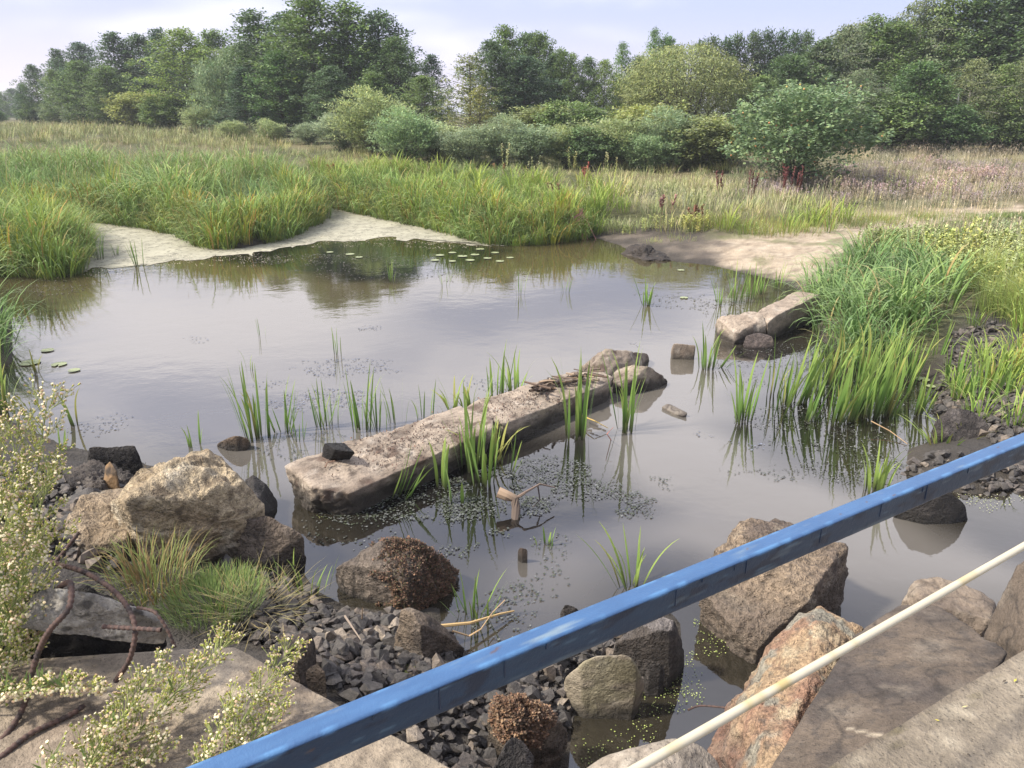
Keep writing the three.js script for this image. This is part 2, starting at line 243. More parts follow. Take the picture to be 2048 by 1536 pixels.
// ---------------------------------------------------------------- rocks: the hull of measured corners, rounded, chipped and stained
const unitBall = {};
function ball(detail) {
  if (!unitBall[detail]) { const g = new THREE.IcosahedronGeometry(1, detail); g.deleteAttribute('normal'); g.deleteAttribute('uv'); unitBall[detail] = mergeVertices(g, 1e-5); }
  return unitBall[detail];
}
function rockShape(pts, o = {}) {
  const seed = o.seed ?? 1, c = new V(); pts.forEach((p) => c.add(p)); c.divideScalar(pts.length);
  let xx = 0, xz = 0, zz = 0; for (const p of pts) { const x = p.x - c.x, z = p.z - c.z; xx += x * x; xz += x * z; zz += z * z; }
  const yaw = 0.5 * Math.atan2(2 * xz, xx - zz), ca = Math.cos(yaw), sa = Math.sin(yaw);
  let e = [0.02, 0.02, 0.02]; for (const p of pts) { const x = p.x - c.x, y = p.y - c.y, z = p.z - c.z; e = [Math.max(e[0], Math.abs(x * ca + z * sa)), Math.max(e[1], Math.abs(y)), Math.max(e[2], Math.abs(-x * sa + z * ca))]; }
  const hull = new ConvexHull().setFromPoints(pts.map((p) => p.clone().sub(c))), planes = [];
  for (const f of hull.faces) if (f.constant > 1e-5 && !planes.some((q) => q.n.dot(f.normal) > 0.995)) planes.push({ n: f.normal.clone(), d: f.constant });
  { const r = rng(seed * 91 + 7), pl = pts.map((p) => p.clone().sub(c)); for (let k = 0; k < (o.cuts ?? 8); k++) { const a = r() * 6.283, q = r() * 1.5 - 0.5, w = Math.sqrt(Math.max(0, 1 - q * q)), n = new V(Math.cos(a) * w, q, Math.sin(a) * w); let m = 0; for (const p of pl) m = Math.max(m, p.dot(n)); planes.push({ n, d: m * (0.90 + 0.085 * r()) }); } }
  const src = ball(o.detail ?? 26), P = src.attributes.position, pos = new Float32Array(P.count * 3), sharp = (o.sharp ?? 26) * 3.2, rough = o.rough ?? 0.03, fr = o.freq ?? 3.2, d = new V(), size = Math.cbrt(e[0] * e[1] * e[2]);
  for (let i = 0; i < P.count; i++) {
    const lx = P.getX(i) * e[0], ly = P.getY(i) * e[1], lz = P.getZ(i) * e[2]; d.set(lx * ca - lz * sa, ly, lx * sa + lz * ca).normalize();
    let rm = 1e9; const rs = []; for (const q of planes) { const k = q.n.dot(d); if (k > 1e-4) { const t = q.d / k; rs.push(t); rm = Math.min(rm, t); } }
    let s = 0; for (const t of rs) s += Math.pow(rm / t, sharp);
    const r = rm * Math.pow(s, -1 / sharp); let x = d.x * r, y = d.y * r, z = d.z * r;
    const wx = x + c.x + seed * 3.1, wy = y + c.y, wz = z + c.z + seed * 1.7;
    let h = fbm(wx * fr, wy * fr, wz * fr, 6) * 1.5 + 0.55 * fbm(wx * fr * 5, wy * fr * 5, wz * fr * 5, 3) - 0.5 * Math.max(0, 0.22 - Math.abs(fbm(wx * fr * 0.6 + 9, wy * fr * 0.6, wz * fr * 0.6, 3)) * 2.2);
    if (o.strata) { const q = (wx * o.strata[0] + wy * o.strata[1] + wz * o.strata[2]) + 0.25 * fbm(wx * 2, wy * 2, wz * 2, 2); h += (q * o.strata[3] - Math.floor(q * o.strata[3]) - 0.5) * 0.35 + fbm(wx * 3 , q * o.strata[3] * 2.2, wz * 3, 3) * 0.6; }
    const k = 1 + h * rough / Math.max(0.05, r) * Math.min(1, size * 3);
    pos.set([x * k + c.x, y * k + c.y, z * k + c.z], i * 3);
  }
  const g = new THREE.BufferGeometry(); g.setAttribute('position', new THREE.BufferAttribute(pos, 3)); g.setIndex(src.index); g.computeVertexNormals();
  const Nn = g.attributes.normal, col = new Float32Array(P.count * 3), c1 = o.c1 ?? [0.2, 0.17, 0.14], c2 = o.c2 ?? [0.1, 0.085, 0.07], c3 = o.c3 ?? mix3(c1, [0.5, 0.45, 0.38], 0.3), cf = o.cfreq ?? 2.6;
  for (let i = 0; i < P.count; i++) {
    const x = pos[i * 3], y = pos[i * 3 + 1], z = pos[i * 3 + 2], wx = x + seed * 5.3, wz = z + seed * 2.9;
    let q = fbm(wx * cf, y * cf, wz * cf, 4); if (o.strata) { const t = (wx * o.strata[0] + y * o.strata[1] + wz * o.strata[2]) * o.strata[3] * 1.6 + fbm(wx * 2, y * 2, wz * 2, 3) * 1.6; q = 0.45 * q + 0.55 * fbm(wx, t, wz, 3); }
    let c = mix3(c1, c2, sstep(-0.12, 0.30, q)); c = mix3(c, c3, sstep(0.05, 0.34, fbm(wx * cf * 2.3 + 7, y * cf * 2.3, wz * cf * 2.3, 4)) * 0.8);
    const cr = Math.abs(fbm(wx * cf * 1.3, y * cf * 1.3 + 4, wz * cf * 1.3, 3)); if (cr < 0.03) c = mix3(c, c2.map((k) => k * 0.5), 0.75 * (1 - cr / 0.03));
    if (o.spots) for (const [sc, f, lo, am] of o.spots) { const s = fbm(wx * f + 13, y * f, wz * f + 3, 3); c = mix3(c, sc, am * sstep(lo, lo + 0.10, s)); }
    if (o.wet !== undefined) { const t = 1 - sstep(o.wet - 0.05, o.wet + 0.08, y + fbm(wx * 3.1, y, wz * 3.1, 3) * 0.14); c = mix3(c, o.wetShadeColor ?? [0.032, 0.028, 0.024], t * 0.9); }  // wet band; on the undercut boulder it also carries painted shade
    if (o.paint) c = o.paint(c, x, y, z, Nn.getX(i), Nn.getY(i), Nn.getZ(i));
    col.set(c, i * 3);
  }
  g.setAttribute('color', new THREE.BufferAttribute(col, 3));
  const f = g.toNonIndexed(), fp = f.attributes.position.array, uv = new Float32Array(fp.length / 3 * 2), n = new V(), a = new V(), b = new V();
  for (let t = 0; t < fp.length; t += 9) {
    a.set(fp[t + 3] - fp[t], fp[t + 4] - fp[t + 1], fp[t + 5] - fp[t + 2]); b.set(fp[t + 6] - fp[t], fp[t + 7] - fp[t + 1], fp[t + 8] - fp[t + 2]); n.crossVectors(a, b);
    const ax = Math.abs(n.x), ay = Math.abs(n.y), az = Math.abs(n.z), w = ay >= ax && ay >= az ? 0 : ax > az ? 1 : 2;
    for (let k = 0; k < 3; k++) { const x = fp[t + k * 3], y = fp[t + k * 3 + 1], z = fp[t + k * 3 + 2]; uv.set(w === 0 ? [x * ca + z * sa, -x * sa + z * ca] : w === 1 ? [z + seed, y] : [x + seed, y], (t / 3 + k) * 2); }
  }
  f.setAttribute('uv', new THREE.BufferAttribute(uv, 2));
  return f;
}
const corners = (list, sink) => { const o = list.map(([x, y, h]) => at(x, y, h)); if (sink !== undefined) { const c = new V(); o.forEach((p) => c.add(p)); c.divideScalar(o.length); for (const [x, y, h] of list) { const p = at(x, y, h); o.push(new V(lerp(c.x, p.x, 0.86), sink, lerp(c.z, p.z, 0.86))); } } return o; };
function rock(name, label, category, list, o = {}, mat = M.rock, part) {
  const pts = o.raw ?? corners(list, o.sink), g = rockShape(pts, o); g.computeBoundingBox();
  const b = g.boundingBox, base = new V((b.min.x + b.max.x) / 2, b.min.y, (b.min.z + b.max.z) / 2); g.translate(-base.x, -base.y, -base.z);
  if (part) { const t = thing(name, label, category, base, o.group); mesh(part, g, mat, t); return t; }
  const m = mesh(name, g, mat); m.position.copy(base); return describe(m, label, category, o.group);
}
const TAN = { c1: [0.60, 0.485, 0.325], c2: [0.36, 0.265, 0.165], c3: [0.70, 0.625, 0.49] };
const BROWN = { c1: [0.20, 0.155, 0.12], c2: [0.10, 0.078, 0.064], c3: [0.30, 0.245, 0.20] };
const DARK = { c1: [0.085, 0.072, 0.066], c2: [0.045, 0.040, 0.038], c3: [0.16, 0.14, 0.13] };
const BEAM = { c1: [0.43, 0.355, 0.285], c2: [0.24, 0.19, 0.15], c3: [0.52, 0.455, 0.385], spots: [[[0.13, 0.085, 0.065], 5, 0.16, 0.85], [[0.10, 0.07, 0.055], 11, 0.20, 0.7]] };

// the old concrete kerb that lies across the pond, in pieces
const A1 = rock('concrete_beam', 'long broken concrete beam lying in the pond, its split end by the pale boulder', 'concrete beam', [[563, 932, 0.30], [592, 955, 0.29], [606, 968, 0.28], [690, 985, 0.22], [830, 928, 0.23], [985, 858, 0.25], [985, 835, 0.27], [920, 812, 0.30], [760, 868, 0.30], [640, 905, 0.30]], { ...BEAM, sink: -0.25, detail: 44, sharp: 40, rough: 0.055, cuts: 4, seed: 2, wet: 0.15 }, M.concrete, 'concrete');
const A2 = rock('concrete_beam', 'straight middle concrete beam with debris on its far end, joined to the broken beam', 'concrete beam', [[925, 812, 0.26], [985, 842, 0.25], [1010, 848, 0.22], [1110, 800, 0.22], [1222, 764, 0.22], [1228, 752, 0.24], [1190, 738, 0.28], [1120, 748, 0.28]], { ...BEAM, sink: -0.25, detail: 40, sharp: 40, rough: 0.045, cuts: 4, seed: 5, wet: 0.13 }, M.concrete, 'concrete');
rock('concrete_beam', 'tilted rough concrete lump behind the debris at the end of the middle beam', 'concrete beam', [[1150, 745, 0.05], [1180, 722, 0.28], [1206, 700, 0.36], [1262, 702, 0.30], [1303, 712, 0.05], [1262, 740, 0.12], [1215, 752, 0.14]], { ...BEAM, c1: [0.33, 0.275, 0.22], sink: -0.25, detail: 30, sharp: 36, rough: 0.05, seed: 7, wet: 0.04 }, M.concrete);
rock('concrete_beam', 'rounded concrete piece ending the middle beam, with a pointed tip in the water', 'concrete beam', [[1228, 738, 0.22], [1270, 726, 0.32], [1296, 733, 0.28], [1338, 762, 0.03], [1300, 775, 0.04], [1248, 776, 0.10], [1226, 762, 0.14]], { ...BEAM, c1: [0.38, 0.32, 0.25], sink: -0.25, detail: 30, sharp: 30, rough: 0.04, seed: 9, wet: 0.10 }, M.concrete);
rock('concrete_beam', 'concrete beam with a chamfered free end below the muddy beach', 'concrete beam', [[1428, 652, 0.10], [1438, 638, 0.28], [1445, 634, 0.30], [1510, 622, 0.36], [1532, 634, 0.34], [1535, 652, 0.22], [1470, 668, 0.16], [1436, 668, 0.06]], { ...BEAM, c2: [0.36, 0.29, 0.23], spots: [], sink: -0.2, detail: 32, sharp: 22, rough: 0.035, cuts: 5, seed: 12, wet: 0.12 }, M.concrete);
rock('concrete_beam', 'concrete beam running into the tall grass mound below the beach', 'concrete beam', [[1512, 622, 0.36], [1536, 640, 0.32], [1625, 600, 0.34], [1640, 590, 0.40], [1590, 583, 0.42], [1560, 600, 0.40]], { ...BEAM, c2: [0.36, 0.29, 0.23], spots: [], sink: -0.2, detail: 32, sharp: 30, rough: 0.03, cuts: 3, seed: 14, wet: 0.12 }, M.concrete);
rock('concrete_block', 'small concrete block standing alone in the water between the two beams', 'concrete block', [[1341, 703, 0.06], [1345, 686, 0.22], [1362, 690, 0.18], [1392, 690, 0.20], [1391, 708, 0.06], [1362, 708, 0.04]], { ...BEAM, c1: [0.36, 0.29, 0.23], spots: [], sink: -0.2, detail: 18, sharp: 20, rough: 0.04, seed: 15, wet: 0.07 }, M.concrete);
rock('rock', 'black flat-topped stone resting on the broken concrete beam', 'rock', [[641, 915, 0.29], [648, 886, 0.46], [690, 885, 0.45], [712, 905, 0.40], [700, 918, 0.30], [660, 922, 0.29], [670, 900, 0.44], [680, 905, 0.29]], { c1: [0.035, 0.032, 0.032], c2: [0.02, 0.019, 0.019], c3: [0.06, 0.055, 0.055], detail: 18, sharp: 18, rough: 0.02, seed: 17 });

// boulders on the near shore
const B1 = rock('boulder', 'huge pale tan boulder on the shore behind the grass tuft', 'boulder', [[232, 1082, 0.30], [226, 1010, 0.62], [300, 942, 0.80], [370, 906, 0.86], [424, 898, 0.84], [470, 936, 0.76], [500, 978, 0.66], [526, 1008, 0.52], [492, 1072, 0.34], [430, 1108, 0.26], [330, 1112, 0.26], [250, 1000, 0.80], [330, 930, 0.88], [300, 970, 0.3], [450, 960, 0.3], [500, 1010, 0.3]], { ...TAN, sink: 0.1, detail: 62, sharp: 20, rough: 0.065, freq: 2.6, seed: 21, strata: [0.5, 0.6, 0.55, 5], cfreq: 2.2, spots: [[[0.16, 0.115, 0.075], 7, 0.20, 0.7]], wet: 0.30, wetShadeColor: [0.11, 0.085, 0.065] });
rock('boulder', 'flat tan boulder with a dark undercut front, leaning against the huge pale boulder', 'boulder', [[122, 1072, 0.50], [130, 1030, 0.58], [190, 985, 0.56], [240, 965, 0.52], [285, 990, 0.5], [255, 1080, 0.48], [235, 1095, 0.42], [180, 1090, 0.48], [140, 1115, 0.28], [240, 1125, 0.24]], { ...TAN, c1: [0.44, 0.345, 0.24], sink: 0.1, detail: 44, sharp: 20, rough: 0.05, seed: 23, strata: [0.3, 0.9, 0.2, 6], wet: 0.43, wetShadeColor: [0.035, 0.028, 0.024] });  // low dark band is stain plus undercut shade put into the colour
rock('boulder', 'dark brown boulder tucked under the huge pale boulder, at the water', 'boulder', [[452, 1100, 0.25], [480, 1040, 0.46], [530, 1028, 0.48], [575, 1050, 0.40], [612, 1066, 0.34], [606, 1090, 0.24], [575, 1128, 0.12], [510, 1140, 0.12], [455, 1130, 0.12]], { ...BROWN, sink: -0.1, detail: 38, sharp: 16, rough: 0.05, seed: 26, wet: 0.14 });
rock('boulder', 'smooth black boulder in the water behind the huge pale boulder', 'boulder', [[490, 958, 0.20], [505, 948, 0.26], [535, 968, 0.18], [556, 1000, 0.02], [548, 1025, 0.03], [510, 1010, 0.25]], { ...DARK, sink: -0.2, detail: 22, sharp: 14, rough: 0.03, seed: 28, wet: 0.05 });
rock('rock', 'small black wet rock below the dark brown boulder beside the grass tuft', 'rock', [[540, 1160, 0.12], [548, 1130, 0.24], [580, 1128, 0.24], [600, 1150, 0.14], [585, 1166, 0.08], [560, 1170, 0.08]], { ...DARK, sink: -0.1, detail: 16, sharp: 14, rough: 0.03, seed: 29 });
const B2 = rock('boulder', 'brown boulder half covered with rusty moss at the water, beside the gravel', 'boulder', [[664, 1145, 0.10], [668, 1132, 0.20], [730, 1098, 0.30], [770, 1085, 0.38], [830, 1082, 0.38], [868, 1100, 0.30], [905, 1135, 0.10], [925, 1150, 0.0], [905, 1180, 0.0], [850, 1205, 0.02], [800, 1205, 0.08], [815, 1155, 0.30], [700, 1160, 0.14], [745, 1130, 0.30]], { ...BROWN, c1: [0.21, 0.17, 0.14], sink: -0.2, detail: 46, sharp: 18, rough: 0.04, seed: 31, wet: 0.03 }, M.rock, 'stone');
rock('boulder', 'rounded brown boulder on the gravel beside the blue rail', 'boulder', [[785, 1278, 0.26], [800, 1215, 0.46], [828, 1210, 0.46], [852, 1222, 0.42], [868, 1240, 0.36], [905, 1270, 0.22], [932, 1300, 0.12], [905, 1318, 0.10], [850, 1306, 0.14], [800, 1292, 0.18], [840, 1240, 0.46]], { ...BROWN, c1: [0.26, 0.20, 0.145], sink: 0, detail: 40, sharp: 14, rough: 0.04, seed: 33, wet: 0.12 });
rock('boulder', 'brown rounded slab of rock at the edge of the concrete apron', 'boulder', [[570, 1300, 0.55], [600, 1258, 0.62], [625, 1262, 0.60], [632, 1290, 0.52], [606, 1336, 0.46], [580, 1325, 0.48], [590, 1290, 0.62]], { ...BROWN, sink: 0.2, detail: 26, sharp: 14, rough: 0.03, seed: 35 });
rock('rock', 'ochre stone against the end of the concrete apron edge', 'rock', [[612, 1338, 0.52], [632, 1322, 0.56], [652, 1345, 0.52], [648, 1358, 0.48], [622, 1352, 0.48]], { ...BROWN, sink: 0.3, detail: 14, seed: 36 });
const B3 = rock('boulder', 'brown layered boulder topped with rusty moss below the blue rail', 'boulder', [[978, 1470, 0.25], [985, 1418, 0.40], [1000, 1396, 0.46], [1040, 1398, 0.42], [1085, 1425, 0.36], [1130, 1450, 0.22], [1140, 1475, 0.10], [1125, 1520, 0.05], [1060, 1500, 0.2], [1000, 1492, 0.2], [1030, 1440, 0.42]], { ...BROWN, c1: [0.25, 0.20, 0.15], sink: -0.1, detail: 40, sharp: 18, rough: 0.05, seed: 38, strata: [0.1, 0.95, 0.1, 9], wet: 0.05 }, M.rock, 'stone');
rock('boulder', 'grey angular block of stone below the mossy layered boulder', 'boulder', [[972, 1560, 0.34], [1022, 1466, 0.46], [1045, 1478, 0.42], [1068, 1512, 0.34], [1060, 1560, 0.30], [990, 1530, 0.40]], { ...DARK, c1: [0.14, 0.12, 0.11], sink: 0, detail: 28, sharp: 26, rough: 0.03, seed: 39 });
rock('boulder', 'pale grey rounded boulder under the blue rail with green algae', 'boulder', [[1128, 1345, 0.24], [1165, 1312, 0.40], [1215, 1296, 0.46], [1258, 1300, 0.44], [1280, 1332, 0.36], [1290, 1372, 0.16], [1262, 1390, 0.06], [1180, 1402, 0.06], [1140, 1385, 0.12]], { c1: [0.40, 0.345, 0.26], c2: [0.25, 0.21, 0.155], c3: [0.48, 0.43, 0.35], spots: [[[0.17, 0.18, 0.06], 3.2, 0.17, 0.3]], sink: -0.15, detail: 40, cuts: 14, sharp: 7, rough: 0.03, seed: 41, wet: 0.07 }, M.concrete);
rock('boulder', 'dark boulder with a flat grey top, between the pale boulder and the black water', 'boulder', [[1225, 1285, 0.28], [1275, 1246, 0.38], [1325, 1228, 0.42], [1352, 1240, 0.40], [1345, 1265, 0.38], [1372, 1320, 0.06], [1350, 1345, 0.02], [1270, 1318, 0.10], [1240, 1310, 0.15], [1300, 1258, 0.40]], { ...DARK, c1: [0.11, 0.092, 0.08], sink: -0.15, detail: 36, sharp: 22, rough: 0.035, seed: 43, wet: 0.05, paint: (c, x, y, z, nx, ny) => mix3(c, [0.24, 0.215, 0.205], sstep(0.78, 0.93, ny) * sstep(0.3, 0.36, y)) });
rock('rock', 'small dark pointed rock beside the pale grey boulder', 'rock', [[1286, 1360, 0.08], [1300, 1328, 0.22], [1322, 1322, 0.24], [1330, 1345, 0.14], [1322, 1366, 0.05], [1300, 1370, 0.05]], { ...DARK, sink: -0.1, detail: 16, sharp: 18, rough: 0.03, seed: 44 });
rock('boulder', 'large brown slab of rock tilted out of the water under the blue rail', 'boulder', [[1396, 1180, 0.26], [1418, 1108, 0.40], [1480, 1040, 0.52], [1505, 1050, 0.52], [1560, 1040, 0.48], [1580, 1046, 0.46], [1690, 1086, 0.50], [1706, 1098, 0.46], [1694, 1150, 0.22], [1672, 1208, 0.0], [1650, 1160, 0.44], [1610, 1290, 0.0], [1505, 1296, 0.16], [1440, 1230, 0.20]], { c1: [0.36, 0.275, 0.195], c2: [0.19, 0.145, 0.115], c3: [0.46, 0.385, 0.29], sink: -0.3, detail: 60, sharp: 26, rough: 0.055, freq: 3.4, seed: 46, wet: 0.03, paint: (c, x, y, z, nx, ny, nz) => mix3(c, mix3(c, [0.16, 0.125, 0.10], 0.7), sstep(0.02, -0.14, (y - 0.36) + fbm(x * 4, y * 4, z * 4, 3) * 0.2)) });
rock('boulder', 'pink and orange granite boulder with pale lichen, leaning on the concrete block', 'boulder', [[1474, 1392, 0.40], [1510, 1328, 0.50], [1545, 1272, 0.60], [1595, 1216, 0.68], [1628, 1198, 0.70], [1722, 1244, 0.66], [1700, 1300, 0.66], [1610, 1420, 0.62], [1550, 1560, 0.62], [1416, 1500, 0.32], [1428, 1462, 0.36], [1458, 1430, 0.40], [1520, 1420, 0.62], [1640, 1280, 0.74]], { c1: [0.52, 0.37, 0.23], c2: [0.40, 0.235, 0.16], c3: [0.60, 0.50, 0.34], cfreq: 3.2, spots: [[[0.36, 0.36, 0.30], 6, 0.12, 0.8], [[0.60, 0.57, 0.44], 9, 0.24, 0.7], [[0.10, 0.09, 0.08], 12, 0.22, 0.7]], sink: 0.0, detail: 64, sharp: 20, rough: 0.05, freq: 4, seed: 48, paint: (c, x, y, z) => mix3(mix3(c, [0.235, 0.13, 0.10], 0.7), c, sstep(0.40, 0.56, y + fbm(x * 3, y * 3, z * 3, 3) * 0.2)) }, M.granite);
const SLABC = { c1: [0.150, 0.118, 0.092], c2: [0.080, 0.066, 0.060], c3: [0.22, 0.185, 0.15] };
rock('concrete_block', 'big dark worn concrete block with a pale scratch, between the pink granite and the deck', 'concrete block', [[1690, 1292, 0.72], [1722, 1255, 0.74], [1800, 1202, 0.76], [1862, 1198, 0.78], [2014, 1305, 0.92], [1900, 1480, 1.0], [1660, 1600, 0.92], [1530, 1560, 0.82], [1590, 1435, 0.78], [1660, 1332, 0.74]], { ...SLABC, sink: 0.1, detail: 58, sharp: 46, rough: 0.02, freq: 3.5, seed: 50, cfreq: 1.8, spots: [[[0.06, 0.05, 0.046], 2.6, 0.10, 0.6], [[0.075, 0.065, 0.06], 14, 0.16, 0.6]], paint: (c, x, y, z) => { const a = at(1700, 1442, 0.9), b = at(1764, 1466, 0.93), dx = b.x - a.x, dz = b.z - a.z, t = clamp(((x - a.x) * dx + (z - a.z) * dz) / (dx * dx + dz * dz)), q = Math.hypot(x - a.x - dx * t, z - a.z - dz * t); return mix3([0.42, 0.36, 0.28], c, sstep(0.004, 0.011, q)); } }, M.concrete);
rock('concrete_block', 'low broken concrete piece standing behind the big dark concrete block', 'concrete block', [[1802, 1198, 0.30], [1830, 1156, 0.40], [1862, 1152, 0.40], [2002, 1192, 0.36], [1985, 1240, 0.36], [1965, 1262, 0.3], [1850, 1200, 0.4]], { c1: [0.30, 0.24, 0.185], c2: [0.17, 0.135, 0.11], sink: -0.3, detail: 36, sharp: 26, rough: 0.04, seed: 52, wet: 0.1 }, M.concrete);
rock('concrete_block', 'upright dark concrete piece cut by the frame edge, beside the deck', 'concrete block', [[1966, 1262, 0.60], [2000, 1190, 0.78], [2052, 1100, 1.0], [2150, 1120, 1.0], [2150, 1300, 0.9], [2050, 1310, 0.75]], { ...SLABC, sink: -0.2, detail: 34, sharp: 30, rough: 0.03, seed: 54 }, M.concrete);
rock('concrete_block', 'rounded pale grey concrete stub at the foot of the deck below the granite', 'concrete block', [[1150, 1545, 0.72], [1230, 1490, 0.80], [1330, 1466, 0.82], [1395, 1478, 0.78], [1440, 1520, 0.70], [1470, 1600, 0.6], [1300, 1640, 0.85], [1150, 1640, 0.7]], { c1: [0.42, 0.365, 0.30], c2: [0.31, 0.265, 0.215], c3: [0.50, 0.45, 0.38], sink: 0.0, detail: 36, sharp: 16, rough: 0.012, seed: 56 }, M.concrete);
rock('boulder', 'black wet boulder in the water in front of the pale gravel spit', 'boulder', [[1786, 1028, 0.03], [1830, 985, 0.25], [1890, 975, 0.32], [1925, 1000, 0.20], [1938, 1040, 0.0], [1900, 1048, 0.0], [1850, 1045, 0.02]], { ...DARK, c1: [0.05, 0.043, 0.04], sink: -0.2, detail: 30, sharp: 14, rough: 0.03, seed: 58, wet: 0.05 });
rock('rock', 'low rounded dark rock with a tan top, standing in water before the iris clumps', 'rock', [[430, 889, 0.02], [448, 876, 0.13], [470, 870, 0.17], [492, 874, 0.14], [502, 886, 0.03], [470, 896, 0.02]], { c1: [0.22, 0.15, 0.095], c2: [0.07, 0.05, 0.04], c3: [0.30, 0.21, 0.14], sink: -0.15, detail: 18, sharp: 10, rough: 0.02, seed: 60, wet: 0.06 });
rock('rock', 'dark stone at the water below the free end of the beach beam', 'rock', [[1486, 690, 0.03], [1492, 672, 0.14], [1520, 664, 0.18], [1545, 672, 0.15], [1550, 690, 0.04], [1515, 694, 0.02]], { ...BROWN, c1: [0.14, 0.11, 0.10], sink: -0.1, detail: 16, seed: 62 });
rock('rock', 'flat grey slab of stone on the stony bank behind the iris leaves', 'rock', [[1935, 690, 0.30], [1955, 668, 0.36], [2000, 655, 0.40], [2024, 660, 0.40], [2026, 678, 0.36], [1990, 705, 0.28], [1950, 702, 0.26]], { c1: [0.24, 0.20, 0.18], c2: [0.14, 0.12, 0.11], c3: [0.3, 0.26, 0.23], sink: 0, detail: 24, sharp: 26, rough: 0.03, seed: 64 });
rock('rock', 'brown stone lying just behind the flat grey slab on the stony bank', 'rock', [[2024, 700, 0.34], [2040, 685, 0.40], [2075, 690, 0.4], [2070, 715, 0.3], [2040, 718, 0.28]], { ...BROWN, sink: 0, detail: 16, seed: 65 });
rock('boulder', 'dark hump of rock overgrown with arching grass, beside the gravel spit', 'boulder', [[1858, 885, 0.05], [1868, 840, 0.28], [1900, 815, 0.38], [1945, 818, 0.38], [1985, 850, 0.24], [1990, 890, 0.08], [1920, 900, 0.05]], { ...DARK, sink: -0.1, detail: 24, sharp: 12, rough: 0.04, seed: 66 });
rock('rock', 'dark wet stone block peeping out above the middle of the blue rail', 'rock', [[1120, 1226, 0.08], [1128, 1208, 0.16], [1150, 1212, 0.15], [1160, 1222, 0.1], [1140, 1232, 0.05]], { ...DARK, sink: -0.1, detail: 12, seed: 67 });

// black muddy heap with the sunken log, behind the flat tan boulder
rock('debris_mound', 'heap of dark mud and stone chips beside the sunken black log', 'mud heap', [[110, 1010, 0.2], [130, 960, 0.34], [150, 925, 0.30], [240, 930, 0.30], [262, 960, 0.22], [250, 985, 0.2], [180, 990, 0.36]], { c1: [0.10, 0.082, 0.07], c2: [0.05, 0.042, 0.038], c3: [0.20, 0.175, 0.155], sink: -0.1, detail: 30, sharp: 8, rough: 0.10, freq: 6, seed: 70 });
rock('sunken_log', 'thick black log lying at the water behind the mud heap', 'log', [[170, 915, 0.28], [174, 894, 0.42], [270, 890, 0.40], [278, 905, 0.34], [274, 935, 0.12], [200, 925, 0.2]], { c1: [0.055, 0.046, 0.042], c2: [0.03, 0.026, 0.024], c3: [0.10, 0.085, 0.075], sink: -0.1, detail: 28, sharp: 20, rough: 0.035, freq: 5, seed: 71 });
rock('stump', 'short rotten stump with a bare orange side, in the mud heap', 'stump', [[206, 972, 0.30], [210, 930, 0.44], [220, 918, 0.50], [234, 940, 0.44], [236, 974, 0.30], [220, 978, 0.28]], { c1: [0.30, 0.19, 0.095], c2: [0.09, 0.065, 0.045], c3: [0.06, 0.045, 0.035], cfreq: 6, sink: 0.15, detail: 18, sharp: 12, rough: 0.03, freq: 8, seed: 72 }, M.wood);
rock('mud_lump', 'dark lump of mud at the tip of the muddy beach', 'mud lump', [[1245, 508, 0.0], [1262, 490, 0.16], [1285, 484, 0.24], [1310, 500, 0.14], [1350, 520, 0.02], [1290, 520, 0.02]], { c1: [0.075, 0.06, 0.05], c2: [0.04, 0.034, 0.03], c3: [0.14, 0.115, 0.095], sink: -0.1, detail: 26, sharp: 7, rough: 0.12, freq: 4, seed: 73 });
rock('driftwood', 'short dark plank floating in the water beside the spread reed clump', 'driftwood', [[1322, 812, 0.03], [1332, 806, 0.06], [1376, 826, 0.05], [1368, 832, 0.02], [1350, 828, 0.02], [1340, 808, 0.05]], { c1: [0.16, 0.14, 0.125], c2: [0.06, 0.05, 0.045], sink: -0.05, detail: 14, sharp: 20, rough: 0.02, seed: 75 }, M.wood);
rock('wooden_stake', 'stubby brown wooden stake poking out of the open water', 'stake', [[1035, 1120, 0.0], [1036, 1100, 0.09], [1044, 1094, 0.13], [1055, 1102, 0.10], [1055, 1122, 0.0], [1044, 1126, 0.0]], { c1: [0.20, 0.14, 0.105], c2: [0.08, 0.06, 0.05], sink: -0.1, detail: 14, sharp: 16, rough: 0.015, freq: 9, seed: 76, wet: 0.03 }, M.wood);
{ // the sawn branch in front of the beam
  const t = thing('branch', 'cut branch stub with a forked twig rising from the weedy water', 'branch', at(1020, 1000, 0));
  const a = at(996, 984, 0.16), b = at(1030, 998, 0.11), c = at(1030, 1045, -0.03), q = t.position; const L = (p) => p.clone().sub(q);
  const w = new Acc(), col = (s) => mix3([0.38, 0.27, 0.18], [0.10, 0.075, 0.06], sstep(0.1, 0.6, s));
  w.tube([L(a), L(a).lerp(L(b), 0.5), L(b), L(at(1032, 1020, 0.04)), L(c)], (s) => 0.045 - s * 0.012, 9, col); mesh('stub', w.geo(true), M.bark, t);
  const k = new Acc(); k.tube([L(b), L(atZ(1050, 985, b.z)), L(atZ(1080, 968, b.z - 0.1)), L(atZ(1110, 975, b.z - 0.15))], (s) => 0.014 - s * 0.009, 6, [0.16, 0.115, 0.09]); k.tube([L(atZ(1075, 970, b.z - 0.1)), L(atZ(1080, 1000, b.z - 0.05)), L(atZ(1066, 1014, b.z))], (s) => 0.008 - s * 0.004, 5, [0.07, 0.055, 0.05]); mesh('twig', k.geo(true), M.bark, t);
}
